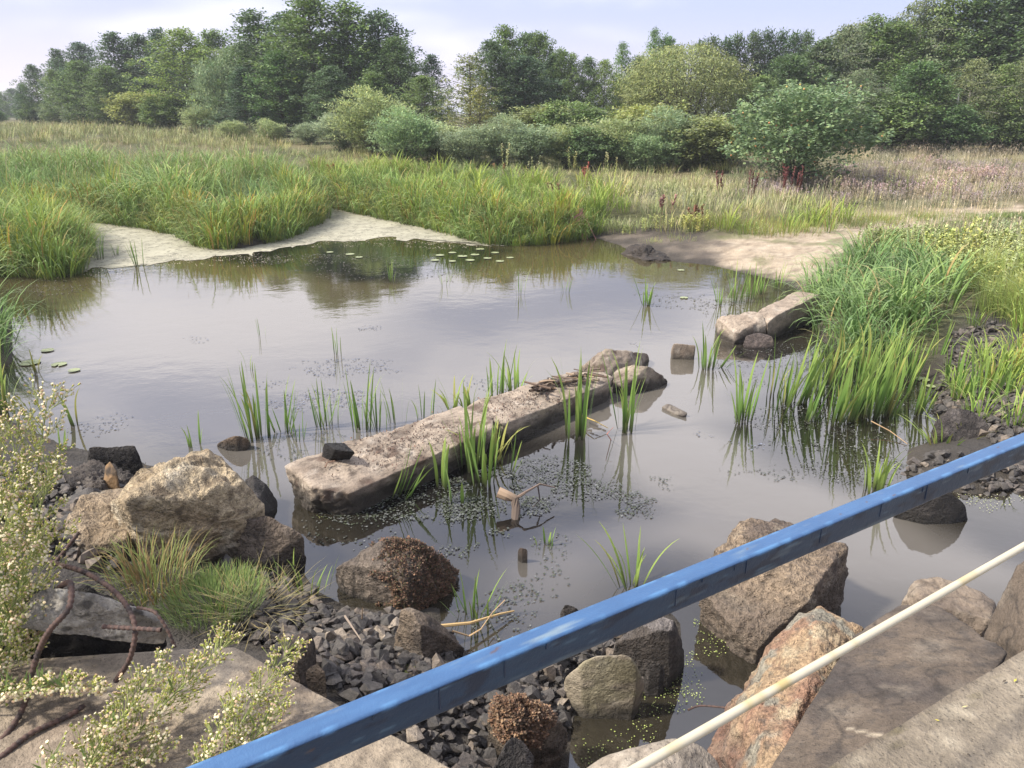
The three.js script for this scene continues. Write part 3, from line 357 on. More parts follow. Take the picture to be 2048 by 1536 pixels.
function fuzz(root, geoMesh, centre, radius, n, seed, cols, len = 0.012, up = -0.35) {      // a cushion of moss: short curled fibres on the stone
  const g = geoMesh.geometry, P = g.attributes.position, Nn = g.attributes.normal, r = rng(seed), ok = [], c = centre.clone().sub(root.position), p = new V(), A = new Acc();
  for (let i = 0; i < P.count; i++) { p.fromBufferAttribute(P, i); const q = p.clone().sub(c); const d = Math.hypot(q.x, q.y * 0.8, q.z) + 1.5 * radius * fbm(p.x * 5 + seed, p.y * 5, p.z * 5, 4); if (d < radius && Nn.getY(i) > up) ok.push(i); }
  if (ok.length) for (let k = 0; k < n; k++) {
    const i = ok[Math.floor(r() * ok.length)], d = new V(Nn.getX(i) + (r() - 0.5) * 2.6, Nn.getY(i) + (r() - 0.4) * 1.6, Nn.getZ(i) + (r() - 0.5) * 2.6).normalize();
    p.fromBufferAttribute(P, i); p.x += (r() - 0.5) * 0.03; p.z += (r() - 0.5) * 0.03; const bump = fbm(p.x * 22 + seed, p.y * 22, p.z * 22, 3); p.x += Nn.getX(i) * bump * 0.045; p.y += Nn.getY(i) * bump * 0.045 + 0.004; p.z += Nn.getZ(i) * bump * 0.045; const s = new V(d.z, (r() - 0.5), -d.x).normalize();
    A.leaf(p, d, s, len * (0.4 + r()), 0.0035 + r() * 0.005, jit(mix3(cols[Math.floor(r() * cols.length)], [0.05, 0.035, 0.025], clamp(-bump * 2.2)), r, 0.6));
  }
  const m = mesh('moss', A.geo(), M.dry, root); return describe(m, 'rusty brown moss cushion', null, null, 'stuff');
}
for (const [b, c, rad, n, sd] of [[A1, at(790, 880, 0.28), 0.62, 800, 85], [A2, at(1010, 815, 0.25), 0.5, 600, 86]]) { const m = fuzz(b, b.children[0], c, rad, n, sd, [[0.10, 0.06, 0.045], [0.16, 0.10, 0.075], [0.07, 0.05, 0.04]], 0.022, 0.7); m.name = 'debris'; m.userData.label = 'dried dark plant debris on the concrete'; }
fuzz(B2, B2.children[0], at(850, 1130, 0.28), 0.30, 22000, 81, [[0.14, 0.075, 0.048], [0.085, 0.05, 0.034], [0.20, 0.12, 0.075], [0.075, 0.065, 0.03]]);
fuzz(B3, B3.children[0], at(1045, 1405, 0.42), 0.17, 13000, 83, [[0.20, 0.115, 0.07], [0.12, 0.07, 0.045], [0.26, 0.17, 0.10]]);

// ---------------------------------------------------------------- the footbridge: rail, lower bar, deck, apron
{
  const H = 2.25, A = at(360, 1536, H), B = at(2048, 863, H), d = B.clone().sub(A).normalize(), n = new V(-d.z, 0, d.x); if (n.z < 0) n.negate();
  const a = 0.0375, b = 0.0525, from = -1.6, to = 3.4, t = thing('handrail', 'blue painted square steel handrail crossing above the stones', 'handrail', A.clone().addScaledVector(d, from));
  const ring = [], rr = 0.005; for (const [cx, cy, a0] of [[a - rr, -rr, 0], [rr, -rr, 90], [rr, -b + rr, 180], [a - rr, -b + rr, 270]]) for (let k = 0; k <= 4; k++) { const q = (a0 + k * 22.5) * R; ring.push([cx + Math.cos(q) * rr, cy + Math.sin(q) * rr]); }
  { const full = []; ring.forEach((p, i) => { full.push(p); const q = ring[(i + 1) % ring.length], L = Math.hypot(q[0] - p[0], q[1] - p[1]), n = Math.floor(L / 0.0035); for (let k = 1; k < n; k++) full.push([lerp(p[0], q[0], k / n), lerp(p[1], q[1], k / n)]); }); ring.length = 0; ring.push(...full); }
  const around = [0]; for (let i = 1; i < ring.length; i++) around.push(around[i - 1] + Math.hypot(ring[i][0] - ring[i - 1][0], ring[i][1] - ring[i - 1][1]));
  const L = to - from, S = 900, m = ring.length, pos = [], col = [], uv = [], idx = [];
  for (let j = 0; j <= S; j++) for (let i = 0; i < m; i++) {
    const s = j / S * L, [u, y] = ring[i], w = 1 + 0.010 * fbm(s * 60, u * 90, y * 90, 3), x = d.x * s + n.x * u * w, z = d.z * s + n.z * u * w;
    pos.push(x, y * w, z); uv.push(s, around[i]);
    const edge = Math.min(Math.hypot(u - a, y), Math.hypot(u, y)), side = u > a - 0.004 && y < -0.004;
    let c = side ? [0.019, 0.042, 0.080] : [0.044, 0.108, 0.235];                 // side coloured darker as if shaded, top brighter as if lit
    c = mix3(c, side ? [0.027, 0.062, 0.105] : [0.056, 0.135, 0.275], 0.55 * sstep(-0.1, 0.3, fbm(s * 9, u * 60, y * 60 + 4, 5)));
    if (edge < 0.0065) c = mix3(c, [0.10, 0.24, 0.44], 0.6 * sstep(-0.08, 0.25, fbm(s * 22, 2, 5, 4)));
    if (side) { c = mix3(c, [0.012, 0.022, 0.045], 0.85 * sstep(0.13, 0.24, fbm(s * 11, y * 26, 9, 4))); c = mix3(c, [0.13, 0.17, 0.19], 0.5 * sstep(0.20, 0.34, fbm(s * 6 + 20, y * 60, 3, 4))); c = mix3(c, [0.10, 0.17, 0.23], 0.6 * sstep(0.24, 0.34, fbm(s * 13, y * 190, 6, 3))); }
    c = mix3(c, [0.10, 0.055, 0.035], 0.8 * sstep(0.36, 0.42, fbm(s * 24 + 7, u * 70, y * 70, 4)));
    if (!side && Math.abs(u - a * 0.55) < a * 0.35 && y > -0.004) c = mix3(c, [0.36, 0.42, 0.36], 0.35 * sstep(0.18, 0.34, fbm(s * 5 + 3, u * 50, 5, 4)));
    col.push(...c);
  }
  for (let j = 0; j < S; j++) for (let i = 0; i < m; i++) { const p = j * m + i, q = j * m + (i + 1) % m; idx.push(p, q, q + m, p, q + m, p + m); }
  const g = new THREE.BufferGeometry(); g.setAttribute('position', new THREE.Float32BufferAttribute(pos, 3)); g.setAttribute('color', new THREE.Float32BufferAttribute(col, 3)); g.setAttribute('uv', new THREE.Float32BufferAttribute(uv, 2)); g.setIndex(idx); g.computeVertexNormals();
  const paint = new THREE.MeshPhysicalMaterial({ vertexColors: true, map: rep(paintTint, 3, 6), bumpMap: rep(rockBump, 8, 8), bumpScale: 0.0012, roughness: 0.42, side: THREE.DoubleSide });
  mesh('square_tube', g, paint, t);
  const r = rng(5), dripMat = new THREE.MeshPhysicalMaterial({ color: new THREE.Color().setRGB(0.012, 0.028, 0.062), roughness: 0.3 });
  for (let k = 0; k < 17; k++) {                                                   // hardened runs of paint on the side
    const s = 1.3 + r() * 2.1, len = 0.006 + Math.pow(r(), 1.6) * 0.036, D = new Acc(); const x = d.x * s + n.x * (a + 0.0002), z = d.z * s + n.z * (a + 0.0002);
    D.tube([new V(x, -0.005, z), new V(x, -0.005 - len * 0.6, z), new V(x, -0.005 - len, z)], (q) => (0.0008 + 0.0008 * r()) * (q > 0.9 ? 1.2 : 1), 6, [1, 1, 1]); mesh('paint_drip', D.geo(true), dripMat, t);
  }
  for (const s of [0.35, L - 0.4]) { const P = new THREE.BoxGeometry(0.04, 0.9, 0.04); P.rotateY(Math.atan2(-d.z, d.x)); P.translate(d.x * s + n.x * a / 2, -b - 0.45, d.z * s + n.z * a / 2); mesh('post', P, new THREE.MeshStandardMaterial({ color: new THREE.Color().setRGB(0.04, 0.12, 0.30), roughness: 0.5 }), t); }

  const h2 = 1.83, A2 = at(1260, 1545, h2), B2_ = at(2048, 1092, h2), d2 = B2_.clone().sub(A2).normalize(), bar = thing('lower_bar', 'thin cream painted steel bar with yellowed patches, below the blue handrail', 'metal bar', A2.clone().addScaledVector(d2, -1.2));
  const Q = new Acc(), pts = []; for (let k = 0; k <= 260; k++) { const s = k / 260 * 5.2; pts.push(d2.clone().multiplyScalar(s).add(new V(0, 0.0012 * fbm(s * 2, 3, 1, 2), 0))); }
  Q.tube(pts, (s) => 0.0098 + 0.0004 * fbm(s * 160, 2, 2, 2), 12, (s) => mix3([0.50, 0.455, 0.345], [0.40, 0.30, 0.10], 0.8 * sstep(0.06, 0.26, fbm(s * 60, 4, 7, 3))));
  mesh('round_bar', Q.geo(true), std({ vertexColors: true, roughness: 0.5 }), bar);

  // deck edge, parallel to the rail
  const E1 = at(1650, 1536, 1.35), E2 = at(2048, 1297, 1.35), de = E2.clone().sub(E1).normalize(), ne = new V(-de.z, 0, de.x); if (ne.z < 0) ne.negate();
  const far = E1.clone().addScaledVector(de, 5), near = E1.clone().addScaledVector(de, -4), pd = []; for (const p of [far, near]) for (const [w, y] of [[0, 1.35], [1.7, 1.35], [0.03, 1.12], [1.7, 1.12]]) pd.push(p.clone().addScaledVector(ne, w).setY(y));
  const S2 = 150, T2 = 60, A3 = new Acc(), uv3 = [];
  const deckCol = (s, w) => { let c = mix3([0.31, 0.265, 0.205], [0.23, 0.195, 0.15], sstep(-0.2, 0.3, fbm(s * 1.6, 2, w * 1.6, 4))); c = mix3(c, [0.46, 0.41, 0.32], 0.5 * sstep(0.1, 0.35, fbm(s * 9, 5, w * 9, 3))); c = mix3(c, [0.085, 0.075, 0.02], 0.85 * sstep(0.16, 0.28, fbm(s * 7, 8, w * 9, 3)) * (1 - sstep(0.02, 0.09, w))); return mix3(c, [0.16, 0.13, 0.10], 0.6 * (1 - sstep(0, 0.03, w))); };
  for (let j = 0; j <= S2; j++) for (let i = 0; i <= T2; i++) { const s = j / S2 * 7 - 3.4, w0 = i < 4 ? 0 : Math.pow((i - 3) / (T2 - 3), 1.8) * 1.7, chip = 0.016 * fbm(s * 9, 3, 1, 4) + 0.012 * Math.max(0, fbm(s * 3, 8, 2, 3)); const y = i < 4 ? [1.10, 1.2, 1.30, 1.335][i] : 1.35 + (i === 4 ? -0.004 : 0) + 0.004 * fbm(s * 6, 1, w0 * 6, 3); const w = w0 + (i < 7 ? -chip * (1 - Math.max(0, i - 3) / 3) : 0) + (i === 3 ? -0.003 : 0) ; const p = E1.clone().addScaledVector(de, s).addScaledVector(ne, w); A3.v(p.x, y, p.z, deckCol(s, Math.max(0, w))); uv3.push(s, w + y); }
  for (let j = 0; j < S2; j++) for (let i = 0; i < T2; i++) { const p = j * (T2 + 1) + i; A3.i.push(p, p + 1, p + T2 + 2, p, p + T2 + 2, p + T2 + 1); }
  const dg = A3.geo(true); dg.setAttribute('uv', new THREE.Float32BufferAttribute(uv3, 2)); ground('bridge_deck_floor', dg, M.concrete);
  const rl = rng(77); for (let k = 0; k < 26; k++) { const s = rl() * 1.8, w = 0.05 + rl() * 0.55, p = E1.clone().addScaledVector(de, s).addScaledVector(ne, w), Lf = new Acc(); Lf.leaf(new V(), new V(1, 0.06, 0), new V(0, 0.1, 1), 0.010 + rl() * 0.016, 0.002 + rl() * 0.003, [[0.42, 0.36, 0.06], [0.5, 0.42, 0.2], [0.07, 0.055, 0.04]][k % 3]); const m = mesh('leaf_litter', Lf.geo(), M.dry); m.position.copy(p).setY(1.3575); m.rotation.y = rl() * 6; describe(m, 'tiny fallen leaf flake lying on the concrete deck', 'leaf flake', 'leaf flakes on the deck'); }
}
rock('concrete_apron', 'flat weathered concrete slab sloping beside the gravel, with a straight edge', 'concrete slab', null, { raw: [[-260, 1345, 0.75], [330, 1300, 0.74], [468, 1286, 0.72], [918, 1545, 0.74], [1030, 1640, 0.74], [-400, 1900, 0.75], [-260, 1262, 0.5], [300, 1252, 0.5], [468, 1290, 0.5], [918, 1550, 0.5], [1030, 1650, 0.5], [-400, 1900, 0.5]].map(([x, y, h], i) => { const k = i % 6, p = at([-260, 330, 468, 918, 1030, -400][k], [1345, 1300, 1286, 1545, 1640, 1900][k], 0.74); return p.setY(h); }), c1: [0.37, 0.31, 0.235], c2: [0.27, 0.215, 0.165], c3: [0.43, 0.365, 0.285], cfreq: 1.5, detail: 60, cuts: 0, sharp: 60, rough: 0.006, seed: 90 }, M.concrete);

// broken lump of reinforced concrete and its bent bars
rock('concrete_chunk', 'broken grey concrete chunk with lichen, propped over the apron among bent rusty bars', 'concrete chunk', [[40, 1255, 1.02], [52, 1196, 1.10], [95, 1172, 1.16], [190, 1184, 1.16], [255, 1212, 1.10], [345, 1244, 0.98], [352, 1268, 0.92], [330, 1290, 0.86], [235, 1284, 0.92], [130, 1262, 0.98], [60, 1215, 1.0], [260, 1250, 0.9], [150, 1215, 0.95]], { c1: [0.34, 0.315, 0.28], c2: [0.16, 0.145, 0.125], c3: [0.56, 0.53, 0.47], cfreq: 4.5, detail: 50, sharp: 22, rough: 0.035, freq: 6, seed: 92, spots: [[[0.05, 0.045, 0.04], 9, 0.16, 0.8], [[0.62, 0.60, 0.55], 5, 0.22, 0.6]] }, M.concrete);
rock('hollow_shade_fill', 'added dark fill that keeps the hollow behind the propped concrete chunk in shade', 'shade fill', [[-60, 1230, 0.95], [60, 1165, 1.02], [200, 1165, 0.98], [330, 1225, 0.82], [300, 1250, 0.7], [60, 1250, 0.75], [-80, 1250, 0.8]], { c1: [0.05, 0.042, 0.036], c2: [0.03, 0.026, 0.023], c3: [0.09, 0.078, 0.066], sink: 0.3, detail: 26, sharp: 5, rough: 0.08, freq: 5, seed: 95 });  // dark mass added so the hollow under the chunk reads as shaded
const rust = std({ vertexColors: true, roughness: 0.85 });
function rebar(label, P, r = 0.015, seed = 1) { r *= 0.82;
  const pts = P.map(([x, y, z]) => atZ(x, y, z)), curve = new THREE.CatmullRomCurve3(pts), Ln = curve.getLength(), n = Math.ceil(Ln / 0.005), t = thing('rusty_rebar', label, 'rebar', pts[0]), A = new Acc(), q = []; for (let k = 0; k <= n; k++) q.push(curve.getPointAt(k / n).sub(pts[0]));
  A.tube(q, (s) => r * (1 + 0.17 * Math.sin(s * Ln / 0.022 * 2 * Math.PI)), 9, (s) => mix3([0.085, 0.050, 0.040], [0.045, 0.032, 0.029], sstep(-0.1, 0.25, fbm(s * 22 + seed, 1, 2, 3)))); mesh('ribbed_bar', A.geo(true), rust, t);
}
rebar('long rusty ribbed bar arching over the concrete chunk and down to the apron', [[86, 1120, -2.95], [180, 1150, -2.75], [245, 1200, -2.6], [270, 1255, -2.5], [262, 1310, -2.46], [232, 1362, -2.5]], 0.0125, 1);
rebar('rusty bar hooked like a cane over the back of the concrete chunk', [[106, 1190, -2.72], [125, 1170, -2.68], [142, 1172, -2.55], [138, 1215, -2.46], [100, 1260, -2.44], [75, 1310, -2.45], [60, 1362, -2.42], [44, 1420, -2.36], [0, 1482, -2.25], [-60, 1520, -2.2]], 0.0135, 2);
rebar('straight rusty bar sticking up in front of the undercut boulder', [[100, 1138, -3.1], [158, 1065, -3.2]], 0.011, 3);
rebar('short straight rusty bar lying across the face of the concrete chunk', [[206, 1253, -2.50], [322, 1260, -2.46]], 0.011, 4);
rebar('thin rusty bar curling off the end of the concrete chunk', [[275, 1215, -2.6], [310, 1225, -2.55], [335, 1260, -2.52], [350, 1295, -2.5]], 0.008, 5);
rebar('rusty bar lying on the apron under the arching fleabane', [[-60, 1560, -2.08], [0, 1515, -2.16], [60, 1468, -2.26], [140, 1430, -2.36], [170, 1410, -2.40]], 0.0125, 6);
rebar('thin rusty loop lying in the black water beside the granite', [[1376, 1420, -3.0], [1398, 1412, -3.02], [1470, 1416, -2.96], [1480, 1412, -2.95]], 0.006, 7);

// ---------------------------------------------------------------- gravel
const stones = []; { const r = rng(404); for (let k = 0; k < 9; k++) { const p = []; for (let i = 0; i < 11; i++) { const a = r() * 6.28, c = r() * 2 - 1, s = Math.sqrt(1 - c * c), q = 0.78 + r() * 0.3; p.push(new V(Math.cos(a) * s * q, c * q * 0.66, Math.sin(a) * s * q * (0.65 + r() * 0.3))); } const g = new ConvexGeometry(p), n = g.attributes.position.count, col = new Float32Array(n * 3), uv = new Float32Array(n * 2); for (let i = 0; i < n; i++) { col.set([1, 1, 1], i * 3); uv.set([g.attributes.position.getX(i) * 0.05, (g.attributes.position.getZ(i) + g.attributes.position.getY(i)) * 0.05], i * 2); } g.setAttribute('color', new THREE.BufferAttribute(col, 3)); g.setAttribute('uv', new THREE.BufferAttribute(uv, 2)); stones.push(g); } }
const stoneMats = [[0.075, 0.067, 0.061], [0.105, 0.09, 0.08], [0.055, 0.050, 0.047], [0.16, 0.13, 0.105], [0.24, 0.20, 0.16]].map((c) => { const m = M.gravel.clone(); m.vertexColors = false; m.color.setRGB(...c.map((x) => x * 1.45)); return m; });
function gravel(zones, name, label, seed, density, layers, size, individual) {
  const r = rng(seed), list = [];
  for (const Z of zones) { const P = poly(Z, 0.22), xs = P.map((q) => q[0]), zs = P.map((q) => q[1]), x0 = Math.min(...xs), x1 = Math.max(...xs), z0 = Math.min(...zs), z1 = Math.max(...zs), n = (x1 - x0) * (z1 - z0) * density * layers;
    for (let k = 0; k < n; k++) { const x = lerp(x0, x1, r()), z = lerp(z0, z1, r()), e = sdf(P, x, z); if (e > 0.05 * r()) continue; const h = landHeight(x, z); if (h < -0.06) continue; const s = size * (0.32 + 1.15 * Math.pow(r(), 2.6)); list.push({ x, z, y: h + (k % layers) * size * 0.45 + r() * size * 0.3, s, k: Math.floor(r() * stones.length), m: [0, 0, 1, 2, 2, 0, 1, 3, 4][Math.floor(r() * 8.35)], q: [r() * 6.28, (r() - 0.5) * 1.5, (r() - 0.5) * 1.5] }); } }
  const bank = new THREE.Group(); bank.name = numbered(name); scene.add(bank); describe(bank, null, null, null, 'structure');
  list.sort((p, q) => q.s / Math.hypot(q.x, q.z) - p.s / Math.hypot(p.x, p.z));
  const big = list.slice(0, individual), rest = list.slice(individual), T = new THREE.Object3D();
  const put = (o, q) => { o.position.set(q.x, q.y, q.z); o.rotation.set(q.q[1], q.q[0], q.q[2]); o.scale.setScalar(q.s); };
  for (const q of big) { const m = new THREE.Mesh(stones[q.k], stoneMats[q.m]); m.name = 'stone'; put(m, q); m.castShadow = m.receiveShadow = true; bank.add(m); }
  for (let k = 0; k < stones.length; k++) { const l = rest.filter((q) => q.k === k); if (!l.length) continue; const im = new THREE.InstancedMesh(stones[k], M.gravel, l.length); im.name = 'gravel'; im.userData.kind = 'stuff'; l.forEach((q, i) => { put(T, q); T.updateMatrix(); im.setMatrixAt(i, T.matrix); im.setColorAt(i, stoneMats[q.m].color); }); im.castShadow = im.receiveShadow = true; bank.add(im); }
}
gravel([[[470, 1180], [560, 1120], [660, 1180], [700, 1200], [890, 1205], [905, 1310], [1000, 1310], [1110, 1290], [1240, 1225], [1330, 1205], [1300, 1320], [1130, 1345], [1120, 1420], [1000, 1420], [1010, 1600], [930, 1600], [610, 1350], [560, 1310], [480, 1265]]], 'gravel_shore', '', 501, 330, 3, 0.055, 300);
gravel([[[-80, 1010], [60, 930], [130, 960], [230, 985], [140, 1120], [120, 1180], [40, 1200], [-120, 1200]], [[130, 1110], [240, 1130], [240, 1190], [150, 1180]], [[440, 1120], [560, 1130], [600, 1160], [500, 1180]]], 'stone_scree', '', 502, 150, 2, 0.07, 90);
gravel([[[1806, 905], [1860, 882], [1990, 905], [2160, 900], [2160, 968], [1960, 990], [1860, 975], [1815, 948]], [[1870, 790], [1905, 690], [1990, 680], [1975, 740], [2100, 800], [2100, 880], [1990, 880], [1940, 800]]], 'gravel_spit', '', 503, 210, 2, 0.055, 150);

// ---------------------------------------------------------------- trees and shrubs
const LEAF = {
  alder: [[0.094, 0.162, 0.055], [0.149, 0.228, 0.075]], dark: [[0.061, 0.114, 0.055], [0.099, 0.168, 0.075]], light: [[0.143, 0.228, 0.060], [0.220, 0.300, 0.085]], olive: [[0.198, 0.234, 0.070], [0.297, 0.300, 0.090]],
  willow: [[0.220, 0.258, 0.085], [0.319, 0.360, 0.125]], silver: [[0.220, 0.288, 0.155], [0.341, 0.408, 0.230]], birch: [[0.127, 0.198, 0.065], [0.187, 0.270, 0.090]], yellow: [[0.20, 0.25, 0.075], [0.285, 0.32, 0.11]], apple: [[0.132, 0.216, 0.085], [0.231, 0.324, 0.150]], pine: [[0.066, 0.114, 0.055], [0.099, 0.156, 0.065]],
};
function makeTree(o) {                                             // built at height 10, foot at the origin
  const r = rng(o.seed), H = 10, W = new Acc(), C = new Acc(), bark = o.bark ?? [0.10, 0.085, 0.07], up = new V(0, 1, 0), trunks = o.stems ?? 1, limbsPer = Math.ceil(o.limbs / trunks);
  const spray = (p, rad, n, dir, tint) => { for (let k = 0; k < n; k++) {
    const a = r() * 6.283, q = Math.cbrt(r()) * rad, cz = r() * 2 - 1, sz = Math.sqrt(1 - cz * cz), p2 = new V(p.x + Math.cos(a) * sz * q, p.y + cz * q * (o.flat ?? 0.6) - (o.droop ?? 0) * q * r(), p.z + Math.sin(a) * sz * q);
    const d = new V(dir.x * 0.5 + (r() - 0.5) * 1.6, (r() - 0.45) * 1.2 - (o.droop ?? 0) * 1.4 + (o.erect ?? 0), dir.z * 0.5 + (r() - 0.5) * 1.6).normalize(), s = new V().crossVectors(d, up).addScaledVector(up, (r() - 0.5) * 0.9).normalize();
    const L = o.leaf * (0.6 + r() * 0.8); C.leaf(p2, d, s, L, L * (o.slim ?? 0.33), jit(mix3(o.col[0], o.col[1], tint * 0.75 + r() * 0.45).map((q) => q * (0.72 + 0.5 * tint)), r, 0.5)); } };
  for (let k = 0; k < trunks; k++) {
    const az0 = k / trunks * 6.283 + r(), lean = trunks > 1 ? o.fan * (0.15 + 0.95 * ((k * 0.618) % 1)) : 0.03, top = H * (trunks > 1 ? (o.round ? 0.70 + 0.12 * r() : 0.62 + 0.36 * r()) : 0.985), tp = [];
    for (let j = 0; j <= 9; j++) { const s = j / 9, off = lean * top * Math.pow(s, o.fanPow ?? 1.2); tp.push(new V(Math.cos(az0) * off + 0.12 * Math.sin(s * 5 + k) * s + 0.05 * (r() - 0.5), top * s * (1 - 0.10 * lean * s), Math.sin(az0) * off + 0.12 * Math.cos(s * 4 + k * 2) * s)); }
    const r0 = (o.trunk ?? 0.16) * (trunks > 1 ? 0.6 : 1), curve = new THREE.CatmullRomCurve3(tp); W.tube(tp, (s) => r0 * (1 - s * 0.93), 6, (s) => jit(bark, r, 0.4));
    for (let i = 0; i < limbsPer; i++) {
      const t = o.base + (0.985 - o.base) * ((i + r() * 0.8) / limbsPer), p0 = curve.getPointAt(clamp(t, 0, 1)), az = (trunks > 1 ? az0 + (r() - 0.5) * 4.4 : i * 2.39996 + r() * 0.7), tt = (t - o.base) / (1 - o.base);
      const len = o.radius * H * o.shape(tt) * (0.70 + 0.42 * r()), rise = (o.rise ?? 0.35) * (0.6 + 0.8 * r()) + tt * (o.riseTop ?? 0.5), dir = new V(Math.cos(az), rise, Math.sin(az)).normalize(), pts = [p0], tint = r();
      for (let j = 1; j <= 4; j++) { const s = j / 4; pts.push(p0.clone().addScaledVector(dir, len * s).add(new V((r() - 0.5) * 0.12 * len, -(o.sag ?? 0.10) * len * s * s, (r() - 0.5) * 0.12 * len))); }
      if (len > 0.25) W.tube(pts, (s) => Math.max(0.008, r0 * 0.32 * (1 - tt * 0.7) * (1 - s * 0.9)), 4, bark);
      const c2 = new THREE.CatmullRomCurve3(pts), K = Math.max(2, Math.round(o.sprays * (0.4 + 0.6 * len / (o.radius * H)))), n = Math.max(3, Math.round(o.leaves / o.limbs / (o.sprays * 0.75)));
      for (let j = 0; j < K; j++) { const s = lerp(o.inner ?? 0.3, 1.0, (j + r()) / K), p = c2.getPointAt(Math.min(1, s)); p.x += (r() - 0.5) * len * 0.28; p.z += (r() - 0.5) * len * 0.28; p.y += (r() - 0.5) * len * 0.16; if (r() > (o.gaps ?? 0.1)) spray(p, (o.puff ?? 0.55) * (0.6 + 0.7 * r()), n, dir, clamp(tint * 0.6 + r() * 0.4)); }
    }
  }
  if (o.fill) { const [n, rx, ry, cy, per] = o.fill; for (let k = 0; k < n; k++) { const up_ = -0.45 + 1.45 * Math.pow(r(), 0.8), a = r() * 6.283, w = Math.sqrt(1 - Math.min(1, up_ * up_)), lump = 1 + (o.round ? 0.3 : 0.9) * fbm(Math.cos(a) * w * 1.5 + o.seed, up_ * 1.5, Math.sin(a) * w * 1.5, 3), q = (0.70 + 0.30 * Math.sqrt(r())) * lump, p = new V(Math.cos(a) * w * rx * q, Math.max(0.2, cy + up_ * ry * q), Math.sin(a) * w * rx * q); spray(p, (o.puff ?? 0.6) * (0.6 + 0.5 * r()), per, new V(Math.cos(a), 0.2, Math.sin(a)), clamp(0.5 + lump - 1 + (r() - 0.5) * 0.8)); } }
  return { wood: W.geo(true), crown: C.geo() };
}
const oval = (t) => Math.sin(Math.PI * Math.min(1, 0.14 + 0.86 * Math.pow(t, 0.85))) * 0.92 + 0.10, cone = (t) => Math.pow(1 - t, 0.75) * 0.95 + 0.05, dome = (t) => Math.sqrt(Math.max(0, 1 - t * t * 0.9)), spear = (t) => (0.35 + 0.65 * Math.sin(Math.PI * Math.min(1, 0.2 + t * 0.8))) * (1 - t * 0.55);
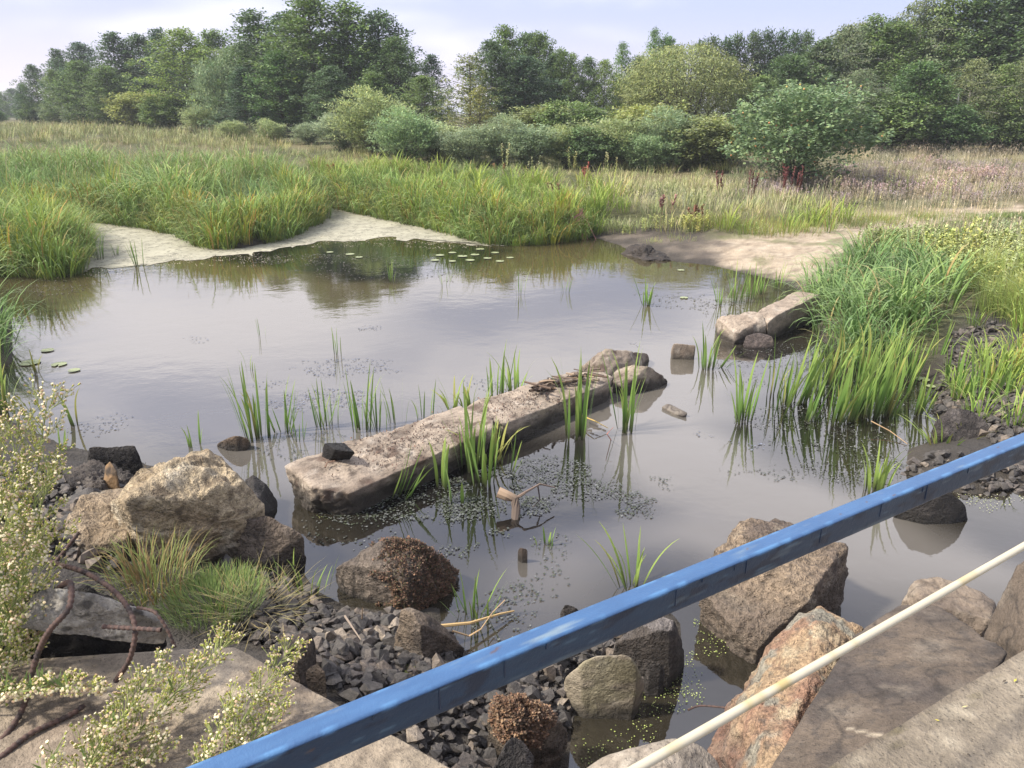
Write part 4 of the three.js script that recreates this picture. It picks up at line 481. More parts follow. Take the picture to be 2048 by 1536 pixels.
const KIND = {
  alder: { seed: 1, col: LEAF.alder, shape: oval, radius: 0.38, base: 0.06, limbs: 97, sprays: 5, leaves: 14500, leaf: 0.21, puff: 0.62, rise: 0.25 },
  alder_b: { seed: 2, col: LEAF.alder, shape: cone, radius: 0.44, base: 0.05, limbs: 105, sprays: 5, leaves: 14500, leaf: 0.21, puff: 0.58, rise: 0.15, sag: 0.2 },
  dark: { seed: 3, col: LEAF.dark, shape: cone, radius: 0.36, base: 0.04, limbs: 112, sprays: 5, leaves: 14000, leaf: 0.19, puff: 0.5, rise: 0.1, sag: 0.15, flat: 0.45 },
  dark_b: { seed: 4, col: LEAF.dark, shape: oval, radius: 0.39, base: 0.05, limbs: 100, sprays: 5, leaves: 14500, leaf: 0.21, puff: 0.62 },
  light: { seed: 5, col: LEAF.light, shape: oval, radius: 0.43, base: 0.06, limbs: 97, sprays: 5, leaves: 14000, leaf: 0.2, puff: 0.62, gaps: 0.16 },
  olive: { seed: 6, col: LEAF.olive, shape: cone, radius: 0.44, base: 0.05, limbs: 87, sprays: 5, leaves: 7000, leaf: 0.2, puff: 0.55, gaps: 0.25, rise: 0.3 },
  poplar: { seed: 7, col: LEAF.alder, shape: spear, radius: 0.27, base: 0.04, limbs: 115, sprays: 5, leaves: 13000, leaf: 0.19, puff: 0.46, rise: 0.9, riseTop: 0.9, erect: 0.3 },
  birch: { seed: 8, col: LEAF.birch, shape: spear, radius: 0.33, base: 0.10, limbs: 105, sprays: 6, leaves: 12500, leaf: 0.15, puff: 0.5, rise: 0.5, sag: 0.35, droop: 0.5, gaps: 0.2, bark: [0.42, 0.40, 0.36], trunk: 0.11 },
  birch_b: { seed: 9, col: [[0.13, 0.175, 0.08], [0.20, 0.24, 0.115]], shape: oval, radius: 0.38, base: 0.08, limbs: 105, sprays: 6, leaves: 13000, leaf: 0.15, puff: 0.55, rise: 0.45, sag: 0.4, droop: 0.6, gaps: 0.18, bark: [0.40, 0.38, 0.34], trunk: 0.11 },
  willow: { fill: [1250, 4.6, 4.7, 5.1, 17], seed: 10, round: 1, col: LEAF.willow, shape: (t) => 0.75 + 0.25 * dome(t), radius: 0.30, base: 0.30, stems: 12, fan: 0.55, fanPow: 0.75, limbs: 168, sprays: 7, leaves: 7000, leaf: 0.26, slim: 0.14, puff: 0.75, rise: 0.55, sag: 0.25, droop: 0.45, inner: 0.2, trunk: 0.26, bark: [0.07, 0.06, 0.05], gaps: 0.06 },
  shrub: { fill: [420, 4.2, 4.6, 4.6, 18], seed: 11, col: LEAF.silver, shape: dome, radius: 0.30, base: 0.05, stems: 15, fan: 0.62, limbs: 150, sprays: 5, leaves: 6000, leaf: 0.46, slim: 0.15, puff: 1.0, rise: 0.9, erect: 0.5, inner: 0.1, trunk: 0.16, gaps: 0.08 },
  shrub_b: { fill: [380, 4.6, 4.4, 4.4, 18], seed: 12, col: LEAF.silver, shape: dome, radius: 0.34, base: 0.03, stems: 13, fan: 0.75, limbs: 143, sprays: 5, leaves: 6000, leaf: 0.46, slim: 0.18, puff: 1.1, rise: 0.6, erect: 0.3, inner: 0.1, trunk: 0.16, gaps: 0.12 },
  bush: { fill: [400, 4.6, 4.5, 4.5, 18], seed: 13, col: LEAF.yellow, shape: dome, radius: 0.34, base: 0.04, stems: 11, fan: 0.7, limbs: 132, sprays: 5, leaves: 6000, leaf: 0.42, slim: 0.36, puff: 1.15, rise: 0.5, inner: 0.1, trunk: 0.14, gaps: 0.12 },
  bush_b: { fill: [400, 4.8, 4.5, 4.5, 18], seed: 14, col: LEAF.alder, shape: dome, radius: 0.36, base: 0.03, stems: 11, fan: 0.75, limbs: 132, sprays: 5, leaves: 6000, leaf: 0.40, slim: 0.36, puff: 1.15, rise: 0.5, inner: 0.1, trunk: 0.14, gaps: 0.1 },
  apple: { fill: [420, 6.6, 4.9, 5.0, 24], seed: 15, col: LEAF.apple, shape: (t) => Math.sqrt(Math.max(0, 1 - Math.pow(t * 1.02 - 0.15, 2))), radius: 0.52, base: 0.12, stems: 8, fan: 0.62, fanPow: 0.9, limbs: 144, sprays: 6, leaves: 6000, leaf: 0.34, slim: 0.42, puff: 0.9, rise: 0.35, inner: 0.15, trunk: 0.24, bark: [0.09, 0.075, 0.065], gaps: 0.15 },
  pine: { seed: 16, col: LEAF.pine, shape: (t) => Math.sin(Math.PI * Math.min(1, 0.2 + t * 0.75)), radius: 0.17, base: 0.42, limbs: 46, sprays: 4, leaves: 3600, leaf: 0.30, slim: 0.2, puff: 0.55, bark: [0.19, 0.12, 0.08] },
};
const protos = {}, leafTints = [[1, 1, 1], [1.15, 1.1, 0.85], [0.90, 0.96, 0.92], [1.25, 1.2, 1.0], [0.95, 1.08, 0.9]].map((c) => { const m = M.leaf.clone(); m.color.setRGB(...c); return m; });
function treeAt(kind, px, basePy, topPy, widthPx, label, group, name, cat) {
  const k = KIND[kind]; protos[kind] ??= makeTree(k);
  const p = onLand(px, basePy), top = atZ(px, topPy - (k.fill && kind !== 'willow' && kind !== 'apple' ? 10 : 0), p.z), h = Math.max(1.2, top.y - p.y), natural = k.fill ? h / 10 * 2.35 * k.fill[1] : h * 2.1 * k.radius, want = (k.fill ? (kind === 'willow' || kind === 'apple' ? 1 : 1.5) : 1.45) * widthPx / FOCAL * Math.hypot(p.x * 0.3, p.z), sx = clamp(want / natural, 0.7, 1.45);
  const t = thing(name, label, cat ?? 'tree', new V(p.x, p.y - 0.05, p.z), group); t.rotation.y = (px * 0.37 + topPy) % 6.283; t.scale.set(h / 10 * sx, h / 10, h / 10 * sx);
  mesh('trunk', protos[kind].wood, M.bark, t); mesh('crown', protos[kind].crown, leafTints[Math.floor(Math.abs(px * 7.13 + topPy * 3.7)) % leafTints.length], t); return t;
}
// [kind, centre x, foot y, top y, width] in the photograph, then the words; the depth follows from the foot on the ground
const G1 = 'deciduous trees of the dense row beyond the marsh', G2 = 'young trees of the wood edge behind the dry field';
const T = (n, c) => (k, x, b, t, w, l, g) => treeAt(k, x, b, t, w, l, g, n, c);
const alder = T('alder_tree', 'tree'), birch = T('birch_tree', 'tree'), shrub = T('willow_shrub', 'shrub'), bush = T('bush', 'bush');
alder('dark_b', 88, 253, 128, 58, 'dark tree ending the dense row on the open sky side', G1); alder('dark', 138, 254, 94, 80, 'dark narrow tree second from the open end of the dense row', G1);
alder('light', 122, 255.5, 138, 52, 'slender pale green young tree with pointed tip before the dark end of the row', G1); alder('dark_b', 60, 252, 166, 40, 'small dark tree stepping down to the open sky side', G1); alder('dark_b', 190, 255, 84, 100, 'dark rounded tree behind the slender pale one', G1);
alder('alder', 178, 257, 120, 90, 'grey-green tree beside the slender pale green one', G1); alder('dark', 252, 257, 60, 130, 'tallest dark spire-like tree of the row by the open sky', G1);
alder('alder', 228, 259, 130, 110, 'olive-tinted tree under the dark spire', G1); alder('dark_b', 305, 257, 68, 110, 'blue-green tree just past the dark spire', G1); alder('dark', 345, 257, 52, 100, 'dark pointed tree between the spire and the pale alder', G1);
alder('light', 388, 264, 56, 150, 'broad pale green alder in the middle of the dense row', G1); alder('alder', 450, 262, 58, 110, 'green alder beside the broad pale one', G1);
treeAt('shrub', 466, 268, 108, 90, 'silvery grey tree against the dark alders', null, 'poplar_tree', 'tree');
alder('alder_b', 530, 268, 14, 170, 'tall blue-green alder with a ragged top at the start of the highest group', G1); alder('dark_b', 590, 262, 22, 150, 'dark alder behind the ragged-topped one', G1);
alder('alder', 640, 271, -14, 180, 'tallest alder whose tip leaves the frame', G1); alder('alder_b', 706, 271, -4, 190, 'massive dark alder at the centre of the highest group', G1); alder('dark_b', 765, 269, 20, 150, 'dark alder on the falling edge of the highest group', G1); alder('alder', 800, 272, 72, 110, 'lower alder on the shoulder of the highest group', G1);
alder('alder', 570, 274, 100, 150, 'lower green alder in front of the ragged-topped one', G1); alder('dark_b', 668, 278, 130, 150, 'low dark alder before the tallest one', G1); alder('alder_b', 755, 279, 140, 130, 'low alder branches before the falling edge of the group', G1); alder('dark', 496, 272, 130, 100, 'shaded low tree between silvery poplar and alders', G1);
alder('dark', 868, 266, 105, 90, 'dark comb-topped trees in the gap between the two tree groups'); alder('light', 850, 280, 150, 100, 'thin pale tree in the gap beside the grey willows');
alder('alder_b', 1010, 272, 46, 120, 'tall dark tree with upright tips in the middle of the view'); alder('alder', 1076, 270, 62, 90, 'narrow dark tree beside the tall one with upright tips'); alder('dark_b', 985, 276, 78, 110, 'dense dark tree on the open side of the middle group'); alder('dark_b', 1050, 268, 64, 120, 'dense dark tree filling the middle group'); alder('dark', 1104, 272, 105, 80, 'lower dark tree closing the middle group'); alder('dark_b', 1045, 274, 110, 170, 'dense dark lower tree under the two upright ones');
alder('olive', 940, 290, 104, 150, 'loose yellowish olive tree with bare lower twigs'); alder('olive', 962, 296, 170, 110, 'small olive tree at the foot of the loose yellowish one');
// wood behind the willow
const far = [[1118, 96, 'alder'], [1140, 100, 'birch'], [1172, 112, 'alder'], [1205, 118, 'light'], [1240, 78, 'birch'], [1268, 110, 'alder'], [1300, 50, 'birch'], [1322, 70, 'alder'], [1345, 84, 'birch']];
for (const [x, t, k] of far) treeAt(k, x, 272, t, 70, 'tree of the hazy wood showing above the domed willow and shrubs', 'trees of the hazy wood behind the willow', k === 'birch' ? 'birch_tree' : 'alder_tree', 'tree');
for (const [x, t] of [[1388, 78], [1412, 70], [1438, 72], [1462, 66], [1488, 60], [1512, 56], [1540, 58], [1566, 62], [1590, 60]]) treeAt('pine', x, 268, t, 40, 'far dark pine on the skyline behind the willow', 'far pines on the skyline', 'pine_tree', 'tree');
treeAt('willow', 1358, 284, 82, 282, 'large domed silver-green willow in the middle of the wood edge', null, 'willow_tree', 'tree');
for (const [x, b, t, w, k, l] of [[1560, 286, 108, 150, 'alder', 'round green tree just past the domed willow'], [1512, 289, 150, 120, 'light', 'pale green tree touching the domed willow'], [1618, 284, 74, 170, 'alder_b', 'dense alder behind the fruit tree crown'], [1668, 285, 40, 150, 'birch_b', 'tall grey-green birch rising to the frame top behind the fruit tree'], [1712, 284, 20, 150, 'birch', 'high birch with wispy top past the fruit tree'], [1760, 286, 44, 150, 'alder', 'dense green tree between the high birches'], [1800, 284, -20, 170, 'birch_b', 'high birch with pale trunk reaching the frame top'], [1850, 286, -24, 170, 'birch', 'high loose birch beside the pale-trunked one'], [1905, 286, -10, 170, 'alder', 'dark green tree among the high birches'], [1960, 284, -40, 190, 'dark_b', 'dark tall tree near the frame edge'], [2010, 286, -30, 190, 'alder', 'tall green tree near the frame edge before the dark one'], [2070, 286, -40, 200, 'dark_b', 'dark tall tree cut by the frame edge']]) treeAt(k, x, b, t, w, l, G2, k.startsWith('birch') ? 'birch_tree' : 'alder_tree', 'tree');
for (const [x, b, t, w, k, l] of [[1640, 302, 170, 170, 'alder', 'low dark tree behind the fruit tree'], [1700, 304, 130, 150, 'birch_b', 'weeping birch at the edge of the dry field'], [1762, 305, 190, 150, 'bush_b', 'low green thicket at the edge of the dry field'], [1815, 303, 120, 130, 'alder', 'round green tree at the edge of the dry field'], [1862, 305, 150, 130, 'birch', 'young birch at the edge of the dry field'], [1920, 303, 110, 130, 'birch_b', 'pale trunk birch leaning at the edge of the dry field'], [1980, 305, 120, 140, 'birch', 'young weeping birch before the dark tall trees'], [2040, 304, 90, 150, 'birch_b', 'tall weeping birch cut by the frame edge'], [1890, 306, 220, 120, 'bush_b', 'low dark thicket under the leaning birch'], [2010, 306, 215, 150, 'bush_b', 'low dark thicket near the frame edge'], [1580, 302, 205, 120, 'bush_b', 'dark thicket at the foot of the round green tree']]) treeAt(k, x, b, t, w, l, null, k.startsWith('birch') ? 'birch_tree' : k === 'bush_b' ? 'bush' : 'alder_tree', k === 'bush_b' ? 'bush' : 'tree');
{ // leaning white trunk at the wood edge
  const a = onLand(1890, 304), t = thing('birch_tree', 'slim leaning bare white birch trunk at the wood edge', 'tree', a), A = new Acc(), q = (x, y) => atZ(x, y, a.z + 0.4).sub(a); A.tube([q(1890, 306), q(1900, 270), q(1910, 230), q(1918, 185)], (s) => 0.085 - s * 0.04, 6, (s) => (fbm(s * 40, 1, 2, 2) > 0.12 ? [0.1, 0.09, 0.08] : [0.62, 0.58, 0.52])); mesh('trunk', A.geo(true), M.bark, t); }
// shrubs along the far side of the marsh
for (const [x, b, t, w, k, l] of [[75, 253, 214, 95, 'bush_b', 'round dark shrub at the foot of the row by the open sky'], [118, 255, 216, 80, 'shrub', 'grey-green low shrub next to the round dark one'], [165, 256, 212, 80, 'shrub_b', 'low grey shrub before the dark trees'], [238, 257, 182, 110, 'shrub', 'high grey-green willow shrub under the dark spire'], [282, 260, 190, 90, 'bush', 'yellowing shrub beside the high grey-green one'], [340, 265, 202, 90, 'bush_b', 'dark green shrub at the foot of the broad pale alder'], [410, 267, 215, 90, 'shrub_b', 'thin grey shrub before the broad pale alder'], [205, 257, 222, 70, 'bush_b', 'small dark shrub between grey willows'], [468, 281, 250, 150, 'shrub_b', 'low grey willow shrub on the marsh side of the silvery tree'], [545, 285, 252, 170, 'shrub', 'low pale willow shrub before the ragged-topped alder'], [620, 287, 250, 150, 'shrub_b', 'small willow shrub at the foot of the highest group'], [690, 300, 226, 130, 'shrub_b', 'broad pale willow shrub at the marsh end of the willow thicket'], [748, 310, 190, 150, 'shrub', 'tall pale grey willow shrub at the marsh edge'], [815, 328, 228, 130, 'shrub', 'rounded grey-green willow shrub nearest the reed bed'], [872, 318, 245, 80, 'shrub_b', 'sparse willow shrub below the olive tree'], [905, 310, 265, 70, 'bush', 'low yellowish shrub under the olive tree']]) (k[0] === 's' ? shrub : bush)(k, x, b, t, w, l);
for (const [x, b, t, w, k, l] of [[1000, 330, 242, 120, 'shrub', 'grey willow shrub below the upright dark trees'], [1060, 334, 250, 110, 'shrub_b', 'loose grey-green shrub beside the grey one'], [1082, 305, 215, 130, 'bush', 'yellow-green bush below the dark upright trees'], [1150, 315, 210, 150, 'bush_b', 'dark green bush under the domed willow edge'], [1130, 334, 262, 100, 'shrub', 'low silver shrub before the dark green bush'], [1222, 334, 232, 130, 'shrub_b', 'brownish grey shrub before the willow'], [1285, 318, 214, 150, 'bush', 'bright yellow-green bush under the domed willow'], [1340, 334, 228, 130, 'shrub', 'silver-grey shrub before the bright yellow-green bush'], [1400, 338, 236, 120, 'bush', 'small yellow-green bush between willow and fruit tree'], [1180, 336, 262, 110, 'bush_b', 'small dark bush among the silver shrubs'], [1290, 340, 268, 110, 'shrub_b', 'low grey shrub at the field edge'], [1440, 330, 250, 100, 'bush_b', 'dark bush behind the fruit tree'], [940, 332, 255, 100, 'shrub_b', 'pale willow shrub at the foot of the small olive tree']]) (k[0] === 's' ? shrub : bush)(k, x, b, t, w, l);
{
  const t = treeAt('apple', 1590, 372, 166, 300, 'wild fruit tree with small orange fruit standing alone in the field', null, 'fruit_tree', 'tree'), r = rng(66), g = new THREE.IcosahedronGeometry(1, 1), fm = [[0.55, 0.30, 0.10], [0.50, 0.40, 0.12], [0.55, 0.22, 0.10]].map((c) => std({ color: new THREE.Color().setRGB(...c), roughness: 0.5 })), P = protos.apple.crown.attributes.position;
  for (let k = 0; k < 110; k++) { const i = Math.floor(r() * P.count), m = new THREE.Mesh(g, fm[k % 3]); m.name = 'fruit'; m.position.set(P.getX(i) * 1.03, P.getY(i) - 0.1, P.getZ(i) * 1.03); m.scale.set(0.09 / t.scale.x * 0.34, 0.09 / t.scale.y * 0.34, 0.09 / t.scale.z * 0.34); t.add(m); }
}
// far hazy trees at the open end of the valley
for (const [x, b, t, w, k, l] of [[-30, 240, 178, 60, 'dark_b', 'hazy blue tree far off at the frame edge'], [6, 240.5, 182, 60, 'alder', 'hazy blue round tree far off beyond the marsh'], [34, 240, 176, 50, 'dark_b', 'hazy blue tree far off touching the dense row'], [8, 243, 196, 46, 'light', 'paler hazy round tree in front of the far blue ones'], [-8, 251, 226, 30, 'bush_b', 'dark far shrub cut by the frame edge'], [52, 241, 184, 50, 'dark_b', 'hazy blue tree half hidden by the dense row'], [-80, 240, 178, 60, 'dark_b', 'hazy blue tree just outside the frame']]) (k === 'bush_b' ? bush : alder)(k, x, b, t, w, l);
{ // the wood's shaded depth behind the first trees: more trunks and crowns of the same trees
  const r = rng(909), g = 'trees deeper in the wood';
  for (let x = 130; x < 860; x += 46) treeAt(r() < 0.5 ? 'dark_b' : 'alder', x + r() * 20, 250 + (x > 500 ? 6 : 0), (x < 340 ? 120 : x < 480 ? 95 : x < 780 ? 60 : 140) + r() * 30, 110, 'tree deeper in the wood behind the dense row', g, 'alder_tree', 'tree');
  for (let x = 1120; x < 2140; x += 52) treeAt(['alder', 'birch_b', 'dark_b'][Math.floor(r() * 3)], x + r() * 20, 268, (x < 1400 ? 130 : x < 1620 ? 100 : 30) + r() * 40, 130, 'tree deeper in the wood behind the dry field', 'trees deeper in the wood edge', 'alder_tree', 'tree');
}

// ---------------------------------------------------------------- grasses, reeds and herbs
function tuft(seed, o) {
  const r = rng(seed), A = new Acc();
  for (let k = 0; k < o.n; k++) {
    const a = r() * 6.283, q = Math.sqrt(r()) * o.spread, L = o.L * (0.55 + 0.55 * r()), lean = (o.lean ?? 0.1) + r() * (o.lean2 ?? 0.25), bend = (o.bend ?? 1.2) * (0.3 + r()), az = a + (r() - 0.5) * 1.8, dead = r() < (o.dead ?? 0.06), c1 = dead ? (o.deadCol ?? [0.36, 0.28, 0.12]) : jit(mix3(o.c1, o.c2, r()), r, 0.35);
    const p = new V(Math.cos(a) * q, 0, Math.sin(a) * q), tip = A.blade(p, az, L, o.w * (0.6 + 0.7 * r()), lean, bend, o.seg ?? 4, mix3(c1, o.foot ?? [0.10, 0.09, 0.04], 0.6), c1, mix3(c1, o.tip ?? [0.30, 0.32, 0.10], 0.35), 0.8);
    if (o.head && r() < o.head) { const hc = jit(o.headCol, r, 0.4); for (let j = 0; j < (o.headN ?? 7); j++) { const d = new V((r() - 0.5) * 0.9 + Math.cos(az) * 0.35, 0.5 + r() * 0.7, (r() - 0.5) * 0.9 + Math.sin(az) * 0.35).normalize(), s = new V(d.z, 0.2, -d.x).normalize(), pp = new V(tip.x, tip.y - o.headL * 0.75 * j / (o.headN ?? 7), tip.z); A.leaf(pp, d, s, o.headL * (0.3 + 0.3 * r()), o.headW ?? 0.008, hc); } }
  }
  return A.geo();
}
function herb(seed, o) {                                       // a leafy upright herb
  const r = rng(seed), A = new Acc();
  for (let k = 0; k < o.n; k++) { const a = r() * 6.283, q = Math.sqrt(r()) * o.spread, L = o.L * (0.6 + 0.5 * r()), p = new V(Math.cos(a) * q, 0, Math.sin(a) * q), tilt = new V((r() - 0.5) * 0.3, 1, (r() - 0.5) * 0.3).normalize(), c = jit(mix3(o.c1, o.c2, r()), r, 0.3);
    A.tube([p, p.clone().addScaledVector(tilt, L)], 0.005, 3, c);
    for (let j = 0; j < o.leaves; j++) { const s = 0.12 + 0.88 * (j + r()) / o.leaves, b = r() * 6.283, d = new V(Math.cos(b), 0.5 + (r() - 0.5), Math.sin(b)).normalize(), sd = new V(-d.z, (r() - 0.5) * 0.6, d.x).normalize(), taper = s > 0.7 && o.spike ? 0.5 : 1; A.leaf(p.clone().addScaledVector(tilt, L * s), d, sd, o.leaf * (0.6 + 0.7 * r()) * taper, o.leafW * taper, jit(s > 0.72 && o.flower ? o.flower : c, r, 0.4)); } }
  return A.geo();
}
const TUFT = {
  reed: [1, 2, 3].map((k) => tuft(100 + k, { n: 26, spread: 0.34, L: 1.5, w: 0.036, lean: 0.05, lean2: 0.35, bend: 2.3, c1: [0.115, 0.205, 0.045], c2: [0.195, 0.305, 0.07], tip: [0.36, 0.43, 0.17], seg: 6, dead: 0.05 })),
  mound: [1, 2, 3].map((k) => tuft(110 + k, { n: 17, spread: 0.30, L: 1.35, w: 0.034, lean: 0.1, lean2: 0.45, bend: 2.4, c1: [0.115, 0.215, 0.055], c2: [0.195, 0.32, 0.09], tip: [0.38, 0.47, 0.23], seg: 7, dead: 0.03 })),
  reedTall: [1, 2].map((k) => tuft(120 + k, { n: 22, spread: 0.4, L: 1.7, w: 0.022, lean: 0.03, lean2: 0.2, bend: 0.7, c1: [0.14, 0.22, 0.055], c2: [0.25, 0.32, 0.09], head: 0.3, headCol: [0.40, 0.34, 0.24], headL: 0.20, headW: 0.007, seg: 4, dead: 0.1 })),
  bright: [1, 2, 3].map((k) => tuft(140 + k, { n: 30, spread: 0.30, L: 1.2, w: 0.032, lean: 0.05, lean2: 0.4, bend: 1.9, c1: [0.165, 0.28, 0.042], c2: [0.28, 0.385, 0.07], tip: [0.45, 0.48, 0.16], seg: 4, dead: 0.08 })),
  meadow: [1, 2, 3].map((k) => tuft(160 + k, { n: 60, spread: 0.75, L: 0.85, w: 0.019, lean: 0.05, lean2: 0.45, bend: 1.2, c1: [0.19, 0.25, 0.08], c2: [0.34, 0.36, 0.14], tip: [0.48, 0.46, 0.24], seg: 3, dead: 0.2, deadCol: [0.48, 0.41, 0.25], head: 0.10, headCol: [0.46, 0.39, 0.28], headL: 0.14, headN: 4, headW: 0.006 })),
  dry: [1, 2, 3].map((k) => tuft(180 + k, { n: 46, spread: 0.5, L: 0.75, w: 0.007, lean: 0.05, lean2: 0.35, bend: 0.5, c1: [0.34, 0.31, 0.17], c2: [0.48, 0.43, 0.29], tip: [0.56, 0.50, 0.37], seg: 3, dead: 0.15, deadCol: [0.25, 0.27, 0.11], head: 0.4, headCol: [0.50, 0.43, 0.33], headL: 0.13, headN: 6, headW: 0.0045 })),
  purple: [1, 2].map((k) => herb(200 + k, { n: 16, spread: 0.45, L: 0.5, leaves: 26, leaf: 0.055, leafW: 0.014, c1: [0.26, 0.23, 0.17], c2: [0.34, 0.29, 0.23], flower: [0.37, 0.28, 0.32] })),
  spire: [1, 2].map((k) => herb(220 + k, { n: 3, spread: 0.3, L: 0.95, leaves: 60, leaf: 0.09, leafW: 0.010, c1: [0.24, 0.29, 0.10], c2: [0.33, 0.35, 0.15], flower: [0.44, 0.43, 0.22] })),
  weed: [1, 2].map((k) => herb(240 + k, { n: 12, spread: 0.4, L: 0.55, leaves: 24, leaf: 0.085, leafW: 0.020, c1: [0.22, 0.28, 0.08], c2: [0.36, 0.38, 0.13] })),
  whiteherb: [1].map((k) => herb(250 + k, { n: 14, spread: 0.45, L: 0.6, leaves: 22, leaf: 0.06, leafW: 0.014, c1: [0.26, 0.30, 0.13], c2: [0.38, 0.40, 0.19], flower: [0.32, 0.36, 0.17] })),
  short: [1, 2].map((k) => tuft(260 + k, { n: 60, spread: 0.35, L: 0.26, w: 0.006, lean: 0.1, lean2: 0.6, bend: 0.8, c1: [0.17, 0.25, 0.065], c2: [0.27, 0.33, 0.10], seg: 3, dead: 0.18 })),
  fine: [1, 2].map((k) => tuft(280 + k, { n: 130, spread: 0.34, L: 1.0, w: 0.0065, lean: 0.03, lean2: 0.3, bend: 0.7, c1: [0.19, 0.29, 0.06], c2: [0.31, 0.39, 0.10], tip: [0.4, 0.42, 0.16], seg: 4, dead: 0.1 })),
  yellow: [1].map((k) => herb(290 + k, { n: 20, spread: 0.32, L: 0.5, leaves: 36, leaf: 0.05, leafW: 0.012, c1: [0.40, 0.36, 0.05], c2: [0.52, 0.44, 0.07] })),
};
function sow(kind, zone, density, o = {}) {
  const P = o.h !== undefined && o.h < 0.4 ? poly(zone, o.h) : zone.map(([x, y]) => { const p = onLand(x, y); return [p.x, p.z]; }), r = rng(o.seed ?? 7), xs = P.map((q) => q[0]), zs = P.map((q) => q[1]), x0 = Math.min(...xs), x1 = Math.max(...xs), z0 = Math.min(...zs), z1 = Math.max(...zs), n = Math.min(160000, (x1 - x0) * (z1 - z0) * density), list = TUFT[kind].map(() => []), T = new THREE.Object3D();
  for (let k = 0; k < n; k++) {
    const x = lerp(x0, x1, r()), z = lerp(z0, z1, r()), q = r(), s0 = r(), t0 = r(), rot = r(); if (!inside(P, x, z) || !seen(x, 0.5, z, 1.22)) continue;
    const clump = fbm(x * (o.cf ?? 0.6) + (o.seed ?? 0), 2, z * (o.cf ?? 0.6), 3); if (o.patch !== undefined && clump < o.patch + (q - 0.5) * 0.2) continue;
    const h = landHeight(x, z); if (h < (o.min ?? -0.02)) continue;
    const s = (o.s ?? 1) * (0.72 + 0.45 * s0) * (1 + (o.lumpy ?? 0.7) * clump) * (o.front ? lerp(o.front, 1, sstep(0, 0.8, h * 2.4)) : 1);
    list[k % list.length].push([x, h - 0.02, z, s, rot * 6.283, 0.80 + 0.4 * t0 + 0.5 * clump, clump]);
  }
  const g = new THREE.Group(); g.name = numbered(o.name ?? 'grass'); scene.add(g); describe(g, o.label, o.cat ?? 'grass', null, 'stuff');
  TUFT[kind].forEach((geo, i) => { const l = list[i]; if (!l.length) return; const m = new THREE.InstancedMesh(geo, o.mat ?? M.blade, l.length), c = new THREE.Color(); m.name = 'blades'; m.castShadow = m.receiveShadow = true;
    l.forEach(([x, y, z, s, a, t, cl], j) => { T.position.set(x, y, z); T.rotation.set(0, a, 0); T.scale.set(s, s * (o.tall ?? 1), s); T.updateMatrix(); m.setMatrixAt(j, T.matrix); const w = o.warm ?? 0.25; c.setRGB(t * (1 + w * cl * 1.4), t, t * (1 - w * cl)); m.setColorAt(j, c); }); g.add(m); });
  return g;
}
sow('mound', [[-420, 424], [0, 425], [180, 440], [300, 453], [370, 470], [420, 492], [540, 484], [618, 448], [634, 432], [600, 405], [560, 392], [420, 372], [-420, 366]], 5.5, { seed: 11, lumpy: 1.9, s: 0.76, cf: 0.35, label: 'tall arching reed grass in the bed behind the duckweed channel', cat: 'reed grass', name: 'reed_grass', front: 0.85, h: 0.12, min: -0.14 });
sow('reedTall', [[-420, 405], [180, 415], [400, 440], [610, 420], [600, 380], [420, 345], [-420, 338]], 1.5, { seed: 12, s: 0.7, label: 'upright flowering reeds rising out of the reed bed behind the duckweed', cat: 'reeds', name: 'flowering_reeds', patch: -0.05 });
sow('reed', [[-420, 372], [420, 376], [600, 396], [640, 372], [560, 330], [-420, 318]], 2.0, { seed: 13, s: 0.6, label: 'paler reed grass behind the tall bed, thinning into the marsh meadow', cat: 'reed grass', name: 'reed_grass', warm: 0.5 });
sow('reed', [[-500, 548], [0, 546], [98, 550], [148, 543], [155, 505], [128, 464], [0, 452], [-500, 442]], 7, { seed: 14, lumpy: 1.2, s: 0.68, label: 'dense reed grass clump on the spit between pond and duckweed channel', cat: 'reed grass', name: 'reed_grass', front: 0.85, h: 0.12, min: -0.14 });
sow('bright', [[618, 396], [650, 409], [740, 428], [870, 455], [985, 485], [1050, 486], [1120, 480], [1150, 450], [1120, 420], [960, 396], [800, 385], [640, 380]], 6.5, { seed: 15, lumpy: 1.7, s: 0.62, label: 'bright green sedge along the water from the channel mouth to the mud', cat: 'sedge', name: 'sedge', front: 0.85, h: 0.12, min: -0.14 });
sow('reed', [[640, 392], [800, 400], [1000, 420], [1160, 430], [1200, 380], [960, 345], [640, 345]], 1.8, { seed: 16, s: 0.5, label: 'mixed marsh grass behind the bright sedge', cat: 'marsh grass', name: 'marsh_grass', warm: 0.6 });
sow('meadow', [[-300, 338], [600, 345], [1000, 365], [1480, 400], [1560, 372], [1480, 335], [1000, 325], [700, 300], [500, 281], [-300, 281]], 1.2, { seed: 17, s: 0.5, label: 'yellow-green marsh meadow between the reeds and the willow shrubs', cat: 'meadow', name: 'meadow_grass', mat: M.dry });
sow('meadow', [[-300, 288], [560, 292], [440, 270], [300, 262], [100, 255], [-300, 250]], 0.55, { seed: 18, s: 0.85, label: 'far tan and green meadow before the dense tree row', cat: 'meadow', name: 'meadow_grass', mat: M.dry });
sow('bright', [[1100, 470], [1230, 466], [1260, 440], [1220, 405], [1100, 410]], 5, { seed: 19, s: 0.72, label: 'lush green grass above the dark mud', cat: 'grass', name: 'bank_grass' });
sow('meadow', [[1180, 462], [1400, 472], [1700, 452], [1700, 420], [1400, 372], [1100, 380], [1120, 420]], 2.0, { seed: 20, s: 0.55, label: 'mixed green and tan grass on the bank behind the mud', cat: 'grass', name: 'bank_grass', mat: M.dry });
